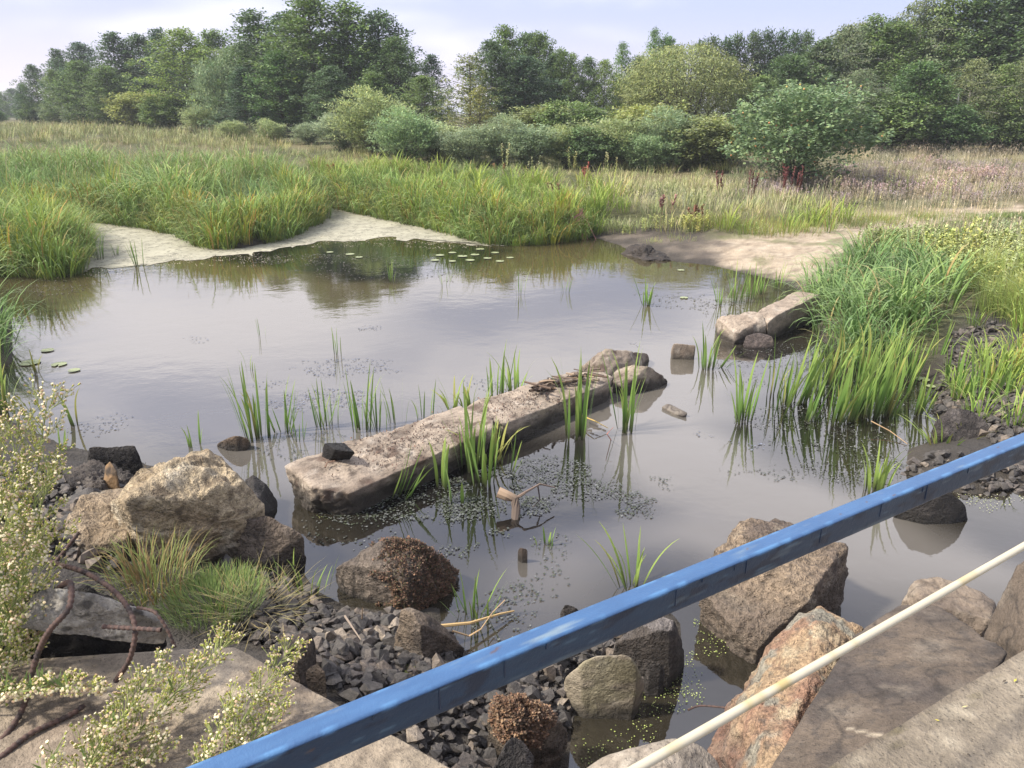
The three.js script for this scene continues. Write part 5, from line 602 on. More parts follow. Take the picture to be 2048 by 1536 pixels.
sow('dry', [[1230, 440], [1480, 462], [1760, 438], [2250, 415], [2250, 302], [1560, 305], [1480, 370], [1300, 395]], 2.3, { seed: 21, s: 0.6, label: 'dry tan grass with feathery heads across the field', cat: 'dry grass', name: 'dry_grass', mat: M.dry });
sow('purple', [[1420, 395], [1560, 405], [1760, 420], [2250, 408], [2250, 335], [1760, 335], [1600, 352]], 2.6, { seed: 22, s: 0.8, label: 'purplish brown faded herbs in the middle of the dry field', cat: 'faded herbs', name: 'faded_herbs', mat: M.dry, patch: -0.12 });
sow('spire', [[1200, 430], [1400, 440], [1900, 440], [2100, 425], [2000, 380], [1500, 390], [1280, 400]], 0.35, { seed: 23, s: 0.85, label: 'pale green upright fleabane spires scattered over the field', cat: 'fleabane', name: 'fleabane_spires', mat: M.dry });
sow('spire', [[1050, 400], [1480, 420], [1500, 340], [900, 335]], 0.16, { seed: 24, s: 0.95, label: 'pale flowering spires before the shrubs', cat: 'fleabane', name: 'fleabane_spires', mat: M.dry });
sow('short', [[1420, 482], [1640, 468], [1700, 456], [1900, 450], [2100, 438], [2100, 425], [1700, 436], [1400, 460]], 7, { seed: 25, s: 1.1, label: 'short trodden grass along the sandy path', cat: 'grass', name: 'short_grass' });
sow('bright', [[1440, 470], [1560, 472], [1720, 462], [1720, 440], [1440, 446]], 3.0, { seed: 26, s: 0.55, label: 'bright tufts of grass behind the sandy beach', cat: 'grass', name: 'bank_grass', patch: 0.0 });
sow('whiteherb', [[1700, 505], [1880, 478], [2250, 452], [2250, 640], [1950, 620], [1900, 540]], 2.2, { seed: 27, s: 0.95, label: 'pale weedy herbs on the slope behind the grass mound', cat: 'weeds', name: 'weed_cover', mat: M.dry });
sow('weed', [[1700, 505], [1880, 474], [2250, 448], [2250, 640], [1950, 620], [1880, 540]], 4.2, { seed: 28, s: 0.8, label: 'yellow-green leafy weeds on the slope behind the grass mound', cat: 'weeds', name: 'weed_cover', mat: M.dry });
sow('dry', [[1760, 480], [1900, 476], [2250, 452], [2250, 600], [1950, 560]], 1.6, { seed: 29, s: 0.75, label: 'dry wisps among the weeds on the slope', cat: 'dry grass', name: 'dry_grass', mat: M.dry });
sow('mound', [[1615, 600], [1640, 650], [1665, 705], [1720, 728], [1810, 730], [1870, 690], [1880, 630], [1850, 580], [1780, 560], [1690, 560], [1640, 575]], 17, { seed: 30, s: 0.70, label: 'big mound of arching reed grass at the end of the beach', cat: 'reed grass', name: 'reed_mound', front: 0.9, h: 0.12, min: -0.12 });
sow('fine', [[1940, 590], [1960, 640], [2100, 640], [2250, 610], [2250, 560], [1960, 560]], 6, { seed: 31, s: 0.62, label: 'fine upright bright grass behind the grass mound', cat: 'grass', name: 'fine_grass' });
sow('mound', [[-200, 612], [-30, 605], [12, 640], [20, 715], [-40, 770], [-200, 800]], 16, { seed: 32, s: 0.72, label: 'arching grass clump on the bank cut by the frame edge', cat: 'reed grass', name: 'reed_grass', h: 0.1, min: -0.06 });
sow('yellow', [[1990, 745], [2040, 790], [2160, 790], [2160, 705], [2010, 715]], 9, { seed: 33, s: 0.5, label: 'yellow small-leaved plants on the stony bank by the frame edge', cat: 'yellow herbs', name: 'yellow_herbs', mat: M.dry, h: 0.25 });
sow('short', [[1950, 640], [2030, 660], [2160, 690], [2160, 630]], 10, { seed: 34, s: 1.0, label: 'short grass above the flat grey slab', cat: 'grass', name: 'short_grass', h: 0.3 });
sow('weed', [[1560, 468], [1250, 470], [1200, 462], [1180, 440], [1500, 450]], 3.0, { seed: 35, s: 0.6, label: 'small green weeds at the upper rim of the mud', cat: 'weeds', name: 'weed_cover', mat: M.dry });

{ // the drooping fringe right at the water's edge on the far banks
  const P = poly([[-420, 556], [160, 560], [160, 520], [420, 506], [640, 470], [980, 500], [1140, 492], [1190, 470], [1120, 455], [640, 400], [400, 440], [-420, 410]]), r = rng(5150), xs = P.map((q) => q[0]), zs = P.map((q) => q[1]), W = []; const x0 = Math.min(...xs), x1 = Math.max(...xs), z0 = Math.min(...zs), z1 = Math.max(...zs);
  for (let k = 0; k < 60000; k++) { const x = lerp(x0, x1, r()), z = lerp(z0, z1, r()); if (!seen(x, 0, z, 1.2) || !inside(P, x, z)) continue; const d = sdf(POND, x, z); if (d > -0.22 && d < 0.75) W.push([x, Math.max(-0.04, landHeight(x, z)), z, r(), r(), r()]); if (W.length > 4200) break; }
  const g = new THREE.Group(); g.name = 'shore_grass'; scene.add(g); describe(g, 'drooping grass fringe along the water edge of the reed beds', 'grass', null, 'stuff'); const T = new THREE.Object3D(), c = new THREE.Color();
  [...TUFT.mound.slice(0, 2), TUFT.bright[0]].forEach((geo, i) => { const l = W.filter((q, j) => j % 3 === i), m = new THREE.InstancedMesh(geo, M.blade, l.length); m.name = 'blades'; l.forEach(([x, y, z, a, b, e], j) => { T.position.set(x, y, z); T.rotation.set(0, a * 6.283, 0); const big = 0.22 + 0.62 * b * b; T.scale.set(big, big * (0.8 + 0.8 * a * a), big); T.updateMatrix(); m.setMatrixAt(j, T.matrix); const t = 0.6 + 0.75 * e, dead = (a * 97 % 1) < 0.14 ? 1 : 0; c.setRGB(t * (1.05 + 0.45 * dead), t * (1 + 0.05 * dead), t * 0.8); m.setColorAt(j, c); }); g.add(m); });
}
sow('bright', [[1890, 690], [1930, 650], [2100, 650], [2100, 830], [2000, 860], [1930, 800]], 7, { seed: 36, s: 0.42, label: 'green grass creeping over the stony bank behind the iris leaves', cat: 'grass', name: 'bank_grass', h: 0.25, patch: -0.1 });
sow('short', [[1400, 520], [1470, 484], [1640, 472], [1900, 455], [1900, 472], [1700, 500], [1620, 560], [1480, 545]], 1.6, { seed: 37, s: 0.8, label: 'sparse small weeds growing on the sandy beach', cat: 'weeds', name: 'beach_weeds', patch: 0.02 });
sow('short', [[1180, 476], [1400, 478], [1440, 500], [1300, 520], [1240, 505]], 1.4, { seed: 38, s: 0.7, label: 'few small weeds on the dark mud', cat: 'weeds', name: 'mud_weeds', patch: 0.0 });
sow('weed', [[480, 1180], [640, 1180], [880, 1220], [1000, 1320], [1000, 1500], [620, 1340]], 7, { seed: 39, s: 0.11, label: 'tiny weeds sprouting between the gravel stones', cat: 'weeds', name: 'gravel_weeds', h: 0.3 });
// reed and iris clumps standing in the water: every leaf a piece of its own
const bladeMats = M.blade, leafGeos = [];
{ const r = rng(31); for (let k = 0; k < 10; k++) { const A = new Acc(), g = k % 5, c = [[0.12, 0.25, 0.045], [0.18, 0.31, 0.06], [0.24, 0.35, 0.07], [0.14, 0.27, 0.05], [0.33, 0.32, 0.085]][g], foot = [0.022, 0.020, 0.012], b = [0.12, 0.35, 0.6, 0.2, 0.9][g] * (0.6 + r()); let p = new V(); const n = 7;
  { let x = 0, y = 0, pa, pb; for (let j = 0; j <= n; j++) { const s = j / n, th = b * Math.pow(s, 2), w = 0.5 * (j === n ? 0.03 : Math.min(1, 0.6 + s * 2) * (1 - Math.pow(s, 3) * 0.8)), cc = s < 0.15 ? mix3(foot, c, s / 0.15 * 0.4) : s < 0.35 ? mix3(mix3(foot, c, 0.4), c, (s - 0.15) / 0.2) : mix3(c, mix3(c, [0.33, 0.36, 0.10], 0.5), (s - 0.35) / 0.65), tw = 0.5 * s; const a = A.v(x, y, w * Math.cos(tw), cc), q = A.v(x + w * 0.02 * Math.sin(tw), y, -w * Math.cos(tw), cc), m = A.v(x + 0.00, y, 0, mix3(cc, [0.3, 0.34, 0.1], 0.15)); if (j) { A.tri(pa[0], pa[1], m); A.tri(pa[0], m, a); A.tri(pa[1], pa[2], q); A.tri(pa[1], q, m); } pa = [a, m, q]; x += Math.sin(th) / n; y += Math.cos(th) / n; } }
  leafGeos.push(A.geo()); } }
function reedClump(label, px, py, hpx, n, o = {}) {
  const p = o.h !== undefined ? at(px, py, o.h) : at(px, py, -0.005), r = rng(px * 31 + py), top = atZ(px, py - hpx, p.z).y - p.y, t = thing('reed_clump', label, 'reed clump', p, o.group), spread = o.spread ?? 0.06 + n * 0.006, lean = o.lean ?? 0;
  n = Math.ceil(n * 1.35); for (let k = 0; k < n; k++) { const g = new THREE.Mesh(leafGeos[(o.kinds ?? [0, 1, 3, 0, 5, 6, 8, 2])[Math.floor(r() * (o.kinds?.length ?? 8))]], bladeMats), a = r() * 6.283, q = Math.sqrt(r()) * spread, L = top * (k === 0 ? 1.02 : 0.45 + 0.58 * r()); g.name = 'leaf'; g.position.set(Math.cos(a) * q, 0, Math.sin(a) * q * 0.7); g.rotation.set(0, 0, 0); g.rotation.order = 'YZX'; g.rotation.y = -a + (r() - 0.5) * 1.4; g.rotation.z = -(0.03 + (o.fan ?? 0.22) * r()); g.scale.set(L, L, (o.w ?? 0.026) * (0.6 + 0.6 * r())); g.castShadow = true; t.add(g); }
  if (lean) { t.rotation.z = -lean; }
  return t;
}
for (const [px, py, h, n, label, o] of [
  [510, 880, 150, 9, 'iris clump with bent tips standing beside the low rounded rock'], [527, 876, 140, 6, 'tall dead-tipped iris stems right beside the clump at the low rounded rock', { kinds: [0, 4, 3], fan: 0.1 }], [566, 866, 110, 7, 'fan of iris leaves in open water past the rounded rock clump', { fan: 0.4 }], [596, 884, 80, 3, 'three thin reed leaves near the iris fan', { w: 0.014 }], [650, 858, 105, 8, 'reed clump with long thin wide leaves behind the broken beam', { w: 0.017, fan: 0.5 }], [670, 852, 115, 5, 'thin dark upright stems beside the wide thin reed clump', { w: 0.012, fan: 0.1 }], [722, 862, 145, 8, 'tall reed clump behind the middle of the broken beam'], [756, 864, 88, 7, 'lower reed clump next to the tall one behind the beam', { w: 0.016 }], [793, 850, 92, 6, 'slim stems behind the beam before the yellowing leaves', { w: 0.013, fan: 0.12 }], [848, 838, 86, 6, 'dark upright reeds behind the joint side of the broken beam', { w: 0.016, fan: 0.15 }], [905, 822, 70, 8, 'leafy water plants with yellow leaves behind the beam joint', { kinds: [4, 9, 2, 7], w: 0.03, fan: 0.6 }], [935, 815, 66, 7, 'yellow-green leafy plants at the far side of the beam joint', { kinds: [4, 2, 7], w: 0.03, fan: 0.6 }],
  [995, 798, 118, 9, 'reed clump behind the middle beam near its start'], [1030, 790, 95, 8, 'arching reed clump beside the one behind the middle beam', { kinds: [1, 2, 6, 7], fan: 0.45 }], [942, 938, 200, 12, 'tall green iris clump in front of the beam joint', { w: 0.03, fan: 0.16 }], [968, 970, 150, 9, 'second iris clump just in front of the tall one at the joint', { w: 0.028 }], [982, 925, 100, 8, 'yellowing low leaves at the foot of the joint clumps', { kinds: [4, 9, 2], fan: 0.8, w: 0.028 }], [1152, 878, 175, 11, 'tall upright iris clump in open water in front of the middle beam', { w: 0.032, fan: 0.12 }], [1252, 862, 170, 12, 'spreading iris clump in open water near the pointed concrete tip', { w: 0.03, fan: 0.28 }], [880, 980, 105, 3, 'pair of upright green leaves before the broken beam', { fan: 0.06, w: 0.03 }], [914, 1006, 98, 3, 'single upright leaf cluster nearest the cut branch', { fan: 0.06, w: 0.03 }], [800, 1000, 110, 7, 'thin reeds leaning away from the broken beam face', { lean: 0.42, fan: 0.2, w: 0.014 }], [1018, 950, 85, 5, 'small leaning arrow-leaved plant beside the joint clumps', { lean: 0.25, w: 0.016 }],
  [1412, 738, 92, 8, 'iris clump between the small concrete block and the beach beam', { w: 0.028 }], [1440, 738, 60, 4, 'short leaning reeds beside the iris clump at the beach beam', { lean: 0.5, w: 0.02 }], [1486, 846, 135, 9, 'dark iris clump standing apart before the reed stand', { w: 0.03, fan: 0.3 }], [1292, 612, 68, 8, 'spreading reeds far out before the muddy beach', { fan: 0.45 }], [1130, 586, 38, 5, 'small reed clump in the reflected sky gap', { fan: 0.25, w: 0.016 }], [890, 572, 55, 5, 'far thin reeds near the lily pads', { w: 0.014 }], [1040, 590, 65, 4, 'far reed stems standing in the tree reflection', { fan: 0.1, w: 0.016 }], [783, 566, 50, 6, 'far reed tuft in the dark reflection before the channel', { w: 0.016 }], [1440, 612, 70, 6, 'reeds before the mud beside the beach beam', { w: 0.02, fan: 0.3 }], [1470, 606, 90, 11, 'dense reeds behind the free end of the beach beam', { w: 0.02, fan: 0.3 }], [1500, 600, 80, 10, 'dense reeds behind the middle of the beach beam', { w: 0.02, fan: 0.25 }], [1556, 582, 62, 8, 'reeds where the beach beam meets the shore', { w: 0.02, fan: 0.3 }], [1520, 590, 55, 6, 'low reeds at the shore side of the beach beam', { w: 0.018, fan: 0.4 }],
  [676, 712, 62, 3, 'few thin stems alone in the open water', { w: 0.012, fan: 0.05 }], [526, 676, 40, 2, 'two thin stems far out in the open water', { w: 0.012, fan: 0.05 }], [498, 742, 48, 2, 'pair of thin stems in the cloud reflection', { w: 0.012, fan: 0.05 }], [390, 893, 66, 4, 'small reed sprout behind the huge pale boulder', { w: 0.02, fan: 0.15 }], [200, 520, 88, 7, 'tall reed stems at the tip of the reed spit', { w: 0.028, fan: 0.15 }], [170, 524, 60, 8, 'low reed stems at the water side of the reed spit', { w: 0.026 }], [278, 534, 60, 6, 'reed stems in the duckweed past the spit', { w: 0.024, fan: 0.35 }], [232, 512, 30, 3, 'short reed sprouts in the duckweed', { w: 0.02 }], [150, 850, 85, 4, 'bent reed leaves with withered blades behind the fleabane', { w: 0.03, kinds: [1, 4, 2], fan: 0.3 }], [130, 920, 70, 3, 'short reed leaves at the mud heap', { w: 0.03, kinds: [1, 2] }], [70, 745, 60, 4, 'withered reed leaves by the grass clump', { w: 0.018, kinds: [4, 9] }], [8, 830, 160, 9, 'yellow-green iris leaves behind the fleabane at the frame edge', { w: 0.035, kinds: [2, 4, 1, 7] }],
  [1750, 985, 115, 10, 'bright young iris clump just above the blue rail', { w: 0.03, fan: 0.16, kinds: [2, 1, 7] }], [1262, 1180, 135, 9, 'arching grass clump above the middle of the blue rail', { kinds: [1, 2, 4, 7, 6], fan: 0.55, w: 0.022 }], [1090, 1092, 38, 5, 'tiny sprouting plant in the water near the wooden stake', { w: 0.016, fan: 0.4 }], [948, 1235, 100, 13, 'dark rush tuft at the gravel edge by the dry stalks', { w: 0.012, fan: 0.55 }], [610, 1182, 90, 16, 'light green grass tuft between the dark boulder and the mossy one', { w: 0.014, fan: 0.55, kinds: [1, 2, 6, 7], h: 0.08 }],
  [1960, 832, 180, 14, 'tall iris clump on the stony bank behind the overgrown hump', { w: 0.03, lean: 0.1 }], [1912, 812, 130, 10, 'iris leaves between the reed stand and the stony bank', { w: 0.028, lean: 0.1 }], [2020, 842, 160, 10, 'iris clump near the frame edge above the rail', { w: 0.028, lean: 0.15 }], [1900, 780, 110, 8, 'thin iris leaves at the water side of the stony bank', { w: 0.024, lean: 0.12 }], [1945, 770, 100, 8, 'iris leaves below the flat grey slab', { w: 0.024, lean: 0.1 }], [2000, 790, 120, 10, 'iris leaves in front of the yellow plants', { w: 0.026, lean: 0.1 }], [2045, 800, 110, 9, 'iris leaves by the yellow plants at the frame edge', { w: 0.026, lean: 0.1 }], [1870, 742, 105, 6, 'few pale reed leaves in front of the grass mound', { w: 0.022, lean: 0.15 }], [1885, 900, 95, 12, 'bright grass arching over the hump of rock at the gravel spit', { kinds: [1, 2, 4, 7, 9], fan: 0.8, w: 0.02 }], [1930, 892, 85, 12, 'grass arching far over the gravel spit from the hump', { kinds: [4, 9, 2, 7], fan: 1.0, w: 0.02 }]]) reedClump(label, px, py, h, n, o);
{ // the stand of reeds in front of the grass mound, leaning together
  const r = rng(88), g = 'reeds of the stand in front of the grass mound';
  for (const [px, py, h, n] of [[1560, 838, 130, 5], [1580, 812, 150, 10], [1600, 806, 140, 10], [1612, 840, 110, 7], [1640, 800, 150, 9], [1672, 850, 175, 13], [1690, 842, 165, 9], [1715, 828, 175, 14], [1742, 836, 170, 13], [1770, 832, 165, 11], [1800, 800, 150, 9], [1660, 770, 140, 10], [1720, 780, 150, 12], [1775, 775, 140, 12], [1620, 770, 120, 8], [1820, 760, 120, 9], [1690, 740, 110, 10], [1750, 745, 110, 10], [1545, 790, 120, 5], [1840, 830, 100, 6]]) reedClump('tall reeds leaning together in the stand before the grass mound', px, py, h, n, { group: g, lean: 0.10 + 0.08 * r(), fan: 0.16, w: 0.027, kinds: [0, 1, 3, 2, 5, 6, 1, 4] });
}
// grass tufts on the near shore
function shoreTuft(label, px, py, h, n, o) { const p = at(px, py, h), t = thing('grass_tuft', label, 'grass tuft', p); const m = mesh('blades', tuft(o.seed, { n, ...o }), M.blade, t); m.userData.kind = 'stuff'; return t; }
shoreTuft('long-bladed grass tuft with brown dead middle before the huge pale boulder', 305, 1180, 0.32, 300, { seed: 301, spread: 0.22, L: 0.34, w: 0.006, lean: 0.05, lean2: 0.6, bend: 1.3, c1: [0.14, 0.20, 0.05], c2: [0.28, 0.31, 0.10], dead: 0.35, deadCol: [0.30, 0.19, 0.09], seg: 5 });
shoreTuft('low soft bright green grass beside the brown-hearted tuft', 430, 1210, 0.30, 1500, { seed: 302, spread: 0.27, L: 0.15, w: 0.004, lean: 0.1, lean2: 0.6, bend: 0.9, c1: [0.14, 0.23, 0.06], c2: [0.21, 0.30, 0.09], dead: 0.10, seg: 3 });
shoreTuft('thin dry grass lying over the gravel below the soft grass', 520, 1215, 0.33, 160, { seed: 303, spread: 0.22, L: 0.28, w: 0.0035, lean: 0.7, lean2: 0.8, bend: 0.5, c1: [0.34, 0.28, 0.16], c2: [0.2, 0.2, 0.09], dead: 0.4, seg: 3 });

// ---------------------------------------------------------------- fleabane in front of the rail
function fleabane(label, stems, o) {
  const r = rng(o.seed), root = thing('fleabane', label, 'wild plant', stems[0][0]), S = new Acc(), Hd = new Acc(), Lf = new Acc(), q0 = stems[0][0], g1 = [0.16, 0.21, 0.07], g2 = [0.25, 0.28, 0.09];
  const head = (p, d) => { const k = o.head * (0.75 + 0.5 * r()), up = d, s = new V(up.z, 0.1, -up.x).normalize(), w = new V().crossVectors(up, s), gc = jit([0.30, 0.32, 0.06], r, 0.5), fc = jit(r() < 0.7 ? [0.58, 0.50, 0.32] : [0.42, 0.30, 0.19], r, 0.35), ring = (h, rad, c, n = 5) => { const a = []; for (let i = 0; i < n; i++) { const t = i / n * 6.283; a.push(Hd.v(p.x + up.x * h + (s.x * Math.cos(t) + w.x * Math.sin(t)) * rad, p.y + up.y * h + (s.y * Math.cos(t) + w.y * Math.sin(t)) * rad, p.z + up.z * h + (s.z * Math.cos(t) + w.z * Math.sin(t)) * rad, c)); } return a; };
    const a = ring(0, k * 0.22, gc), b = ring(k * 0.5, k * 0.42, gc), c = ring(k * 0.85, k * 0.30, gc), e = ring(k * 0.87, k * 0.34, fc), f = ring(k * 1.25, k * 0.62, fc), tip = Hd.v(p.x + up.x * k * 1.35, p.y + up.y * k * 1.35, p.z + up.z * k * 1.35, fc); for (const [m, n] of [[a, b], [b, c], [e, f]]) for (let i = 0; i < 5; i++) { const j = (i + 1) % 5; Hd.tri(m[i], m[j], n[j]); Hd.tri(m[i], n[j], n[i]); } for (let i = 0; i < 5; i++) Hd.tri(f[i], f[(i + 1) % 5], tip); };
  for (const [a, b, bow, n] of stems) {
    const A0 = a.clone().sub(q0), B0 = b.clone().sub(q0), mid = A0.clone().lerp(B0, 0.5).add(bow), cv = new THREE.QuadraticBezierCurve3(A0, mid, B0), L = cv.getLength(), pts = cv.getPoints(16); S.tube(pts, (s) => 0.0055 * (1 - s * 0.75), 6, (s) => mix3([0.12, 0.18, 0.05], [0.24, 0.27, 0.09], s));
    for (let i = 0; i < n; i++) {
      const t = lerp(o.from, 0.99, Math.pow((i + r()) / n, 0.9)), p = cv.getPointAt(t), tan = cv.getTangentAt(t), az = r() * 6.283, side = new V(Math.cos(az), 0.1, Math.sin(az)); side.addScaledVector(tan, -side.dot(tan)).normalize();
      const len = L * o.branch * (1.05 - 0.75 * t) * (0.5 + 0.7 * r()), d = tan.clone().multiplyScalar(0.85).addScaledVector(side, 0.7).normalize(), p1 = p.clone().addScaledVector(d, len * 0.5), p2 = p.clone().addScaledVector(d, len).add(new V(0, len * 0.12, 0)); S.tube([p, p1, p2], (s) => 0.0022 * (1 - s * 0.6), 4, g2);
      const m = 4 + Math.floor(len / 0.021); for (let j = 0; j < m; j++) { const s = 0.25 + 0.75 * (j + r()) / m, b0 = s < 0.5 ? p.clone().lerp(p1, s * 2) : p1.clone().lerp(p2, s * 2 - 1), dd = d.clone().add(new V(r() - 0.5, r() * 0.5 - 0.1, r() - 0.5).multiplyScalar(1.5)).normalize(), l2 = (0.018 + 0.045 * r()) * (o.twig ?? 1), e = b0.clone().addScaledVector(dd, l2); S.tube([b0, e], 0.0010, 3, g2); head(e, dd); if (r() < 0.7) { const e2 = b0.clone().addScaledVector(dd, l2 * 0.6).addScaledVector(side, 0.012); head(e2, dd.clone().addScaledVector(side, 0.4).normalize()); } }
    }
    for (let i = 0; i < (o.leafN ?? 26); i++) { const t = 0.02 + 0.75 * r(), p = cv.getPointAt(t), tan = cv.getTangentAt(t), az = r() * 6.283, d = new V(Math.cos(az), 0.5, Math.sin(az)).addScaledVector(tan, 0.6).normalize(), s = new V(-d.z, 0.15, d.x).normalize(); Lf.leaf(p, d, s, 0.045 + 0.06 * r(), 0.0035 + 0.002 * r(), jit([0.15, 0.21, 0.06], r, 0.4)); }
  }
  mesh('stem', S.geo(true), M.dry, root); mesh('leaves', Lf.geo(), M.blade, root); const h = mesh('flower_heads', Hd.geo(), M.dry, root); h.userData.kind = 'stuff'; return root;
}
const stemTo = (x0, y0, z0, x1, y1, z1, bx = 0, by = 0, bz = 0, n = 26) => [atZ(x0, y0, z0), atZ(x1, y1, z1), new V(bx, by, bz), n];
fleabane('huge bushy fleabane covered in cream seed heads at the frame edge', [stemTo(30, 1420, -2.7, 95, 792, -2.9, -0.02, 0, 0, 56), stemTo(0, 1440, -2.65, 40, 830, -2.75, -0.04, 0, 0, 52), stemTo(-30, 1430, -2.6, -10, 870, -2.6, -0.05, 0, 0, 44), stemTo(-10, 1430, -2.6, 100, 930, -2.7, 0.0, 0, 0, 44), stemTo(-60, 1440, -2.5, 20, 1000, -2.5, 0, 0, 0, 40), stemTo(-40, 1400, -2.5, 70, 1080, -2.55, 0, 0, 0, 34)], { seed: 601, from: 0.10, branch: 0.22, head: 0.0090, leafN: 40 });
fleabane('fleabane leaning over the apron with loose cream heads, beside the arching one', [stemTo(120, 1640, -2.05, 458, 1285, -2.45, -0.02, 0.03, 0, 52), stemTo(130, 1640, -2.0, 330, 1330, -2.3, -0.05, 0.02, 0, 38), stemTo(120, 1660, -1.95, 225, 1440, -2.1, -0.02, 0, 0, 26), stemTo(140, 1650, -2.0, 330, 1480, -2.15, 0.04, -0.02, 0, 28)], { seed: 603, from: 0.18, branch: 0.24, head: 0.0086, leafN: 16 });
fleabane('fleabane leaning over the apron close to the blue rail', [stemTo(380, 1640, -2.0, 586, 1288, -2.5, -0.03, 0.02, 0, 44), stemTo(390, 1620, -2.0, 560, 1400, -2.3, 0.03, -0.01, 0, 26), stemTo(370, 1620, -2.0, 470, 1390, -2.25, 0, 0, 0, 20)], { seed: 605, from: 0.18, branch: 0.2, head: 0.0084, leafN: 12 });
fleabane('fleabane stem arching low across the apron from the frame edge', [stemTo(-60, 1405, -2.35, 212, 1375, -2.35, 0, 0.05, 0, 40), stemTo(-60, 1400, -2.4, 150, 1362, -2.4, 0, 0.04, 0, 26)], { seed: 607, from: 0.10, branch: 0.13, head: 0.0095, twig: 0.6, leafN: 46 });
fleabane('small sprig of fleabane at the bottom corner of the apron', [stemTo(70, 1640, -1.9, 105, 1500, -1.95, 0, 0, 0, 10)], { seed: 609, from: 0.3, branch: 0.16, head: 0.0086, leafN: 6 });

// ---------------------------------------------------------------- things that float
function pads(list, label, group, geo, mat_) { for (const [px, py, s] of list) { const t = mesh('lily_pad', geo, mat_); t.position.copy(at(px, py, 0.012)); t.scale.set(s, 1, s); t.rotation.y = px; describe(t, label, 'lily pad', group); } }
{ const s = new THREE.Shape(); s.moveTo(0, 0); s.absarc(0, 0, 1, 0.18, 6.1, false); s.lineTo(0, 0); const g = new THREE.ExtrudeGeometry(s, { depth: 0.002, bevelEnabled: false, curveSegments: 14 }).rotateX(-Math.PI / 2), m = new THREE.MeshPhysicalMaterial({ color: new THREE.Color().setRGB(0.26, 0.29, 0.15), roughness: 0.45 });
  pads([[880, 510, 0.10], [905, 505, 0.09], [925, 512, 0.11], [950, 509, 0.10], [975, 516, 0.09], [940, 520, 0.10], [1000, 522, 0.09], [905, 522, 0.08], [960, 498, 0.10], [990, 505, 0.09], [870, 520, 0.09], [1020, 515, 0.08], [700, 508, 0.10], [718, 514, 0.08], [660, 504, 0.08]], 'small pale lily pad among others floating before the channel mouth', 'lily pads before the channel mouth', g, m);
  pads([[1362, 540, 0.07]], 'single pale pad floating close to the muddy beach', null, g, m); pads([[1368, 595, 0.07]], 'single yellow pad in the dark weed before the beach beam', null, g, m);
  pads([[118, 728, 0.09], [148, 740, 0.07], [95, 700, 0.08], [60, 725, 0.12]], 'pale lily pad near the bank clump at the frame edge', 'lily pads near the bank clump', g, m); pads([[1845, 758, 0.08], [1862, 772, 0.05]], 'green pad among the stones at the reed stand', 'pads at the reed stand', g, m); }
function floating(label, name, spots, density, size, cols, seed, cat, tilt = 0.25) {
  const r = rng(seed), A = new Acc(), L = []; A.leaf(new V(-0.5, 0, 0), new V(1, 0.02, 0), new V(0, 0.1, 1).normalize(), 1, 0.36, [1, 1, 1]); A.leaf(new V(-0.1, 0.02, -0.5), new V(0.2, 0.05, 1).normalize(), new V(1, 0.1, 0).normalize(), 0.9, 0.3, [1, 1, 1]);
  for (const [px, py, rx, ry, k = 1] of spots) { const c = at(px, py), ex = at(px + rx, py), ez = at(px, py - ry), wx = ex.x - c.x, wz = c.z - ez.z, n = wx * wz * 3.14 * density * k; for (let i = 0; i < n; i++) { const a = r() * 6.283, q = Math.sqrt(r()), x = c.x + Math.cos(a) * wx * q, z = c.z + Math.sin(a) * wz * q; if (fbm(x * 2.6 + seed, 3, z * 2.6, 4) < -0.16 + q * q * 0.30) continue; L.push([x, z, r(), r(), r(), r()]); } }
  const m = new THREE.InstancedMesh(A.geo(), std({ vertexColors: true, roughness: 0.55, flatShading: true }), L.length), T = new THREE.Object3D(), c = new THREE.Color(); L.forEach(([x, z, a, b, e, f], i) => { T.position.set(x, 0.003 + a * 0.006, z); T.rotation.set((b - 0.5) * tilt, e * 6.283, (f - 0.5) * tilt); T.scale.setScalar(size * (0.4 + a)); T.updateMatrix(); m.setMatrixAt(i, T.matrix); c.setRGB(...cols[Math.floor(b * cols.length)]).multiplyScalar(0.7 + 0.6 * f); m.setColorAt(i, c); }); m.name = numbered(name); scene.add(m); return describe(m, label, cat, null, 'stuff');
}
floating('dark pondweed scattered on the water in front of the beams', 'pondweed', [[820, 990, 200, 60, 2.2], [980, 1010, 140, 75, 2.4], [1080, 960, 130, 50, 1.8], [900, 1060, 150, 50, 1.2], [1150, 985, 140, 60, 1.5], [1260, 1000, 90, 36, 1.3], [600, 890, 100, 30, 0.6], [1090, 1100, 90, 50, 0.6], [980, 1190, 90, 50, 0.6], [1060, 1180, 90, 60, 0.6], [1000, 1250, 70, 30, 0.8], [720, 1060, 160, 40, 0.5], [1300, 975, 60, 40, 1.0], [1440, 1105, 40, 14, 0.8], [1560, 950, 50, 14, 0.6]], 900, 0.019, [[0.045, 0.05, 0.04], [0.08, 0.085, 0.075], [0.11, 0.115, 0.11], [0.05, 0.06, 0.035]], 701, 'pondweed');
floating('dark pondweed mats between the reed stand and the gravel spit', 'pondweed', [[1660, 860, 190, 60, 1.8], [1720, 930, 120, 45, 1.8], [1600, 740, 170, 60], [1500, 740, 100, 30, 0.6], [1820, 800, 80, 60, 1.5], [1780, 870, 70, 60], [1540, 940, 110, 20, 0.3]], 500, 0.018, [[0.05, 0.055, 0.04], [0.09, 0.09, 0.075], [0.06, 0.07, 0.035], [0.15, 0.15, 0.14]], 703, 'pondweed');
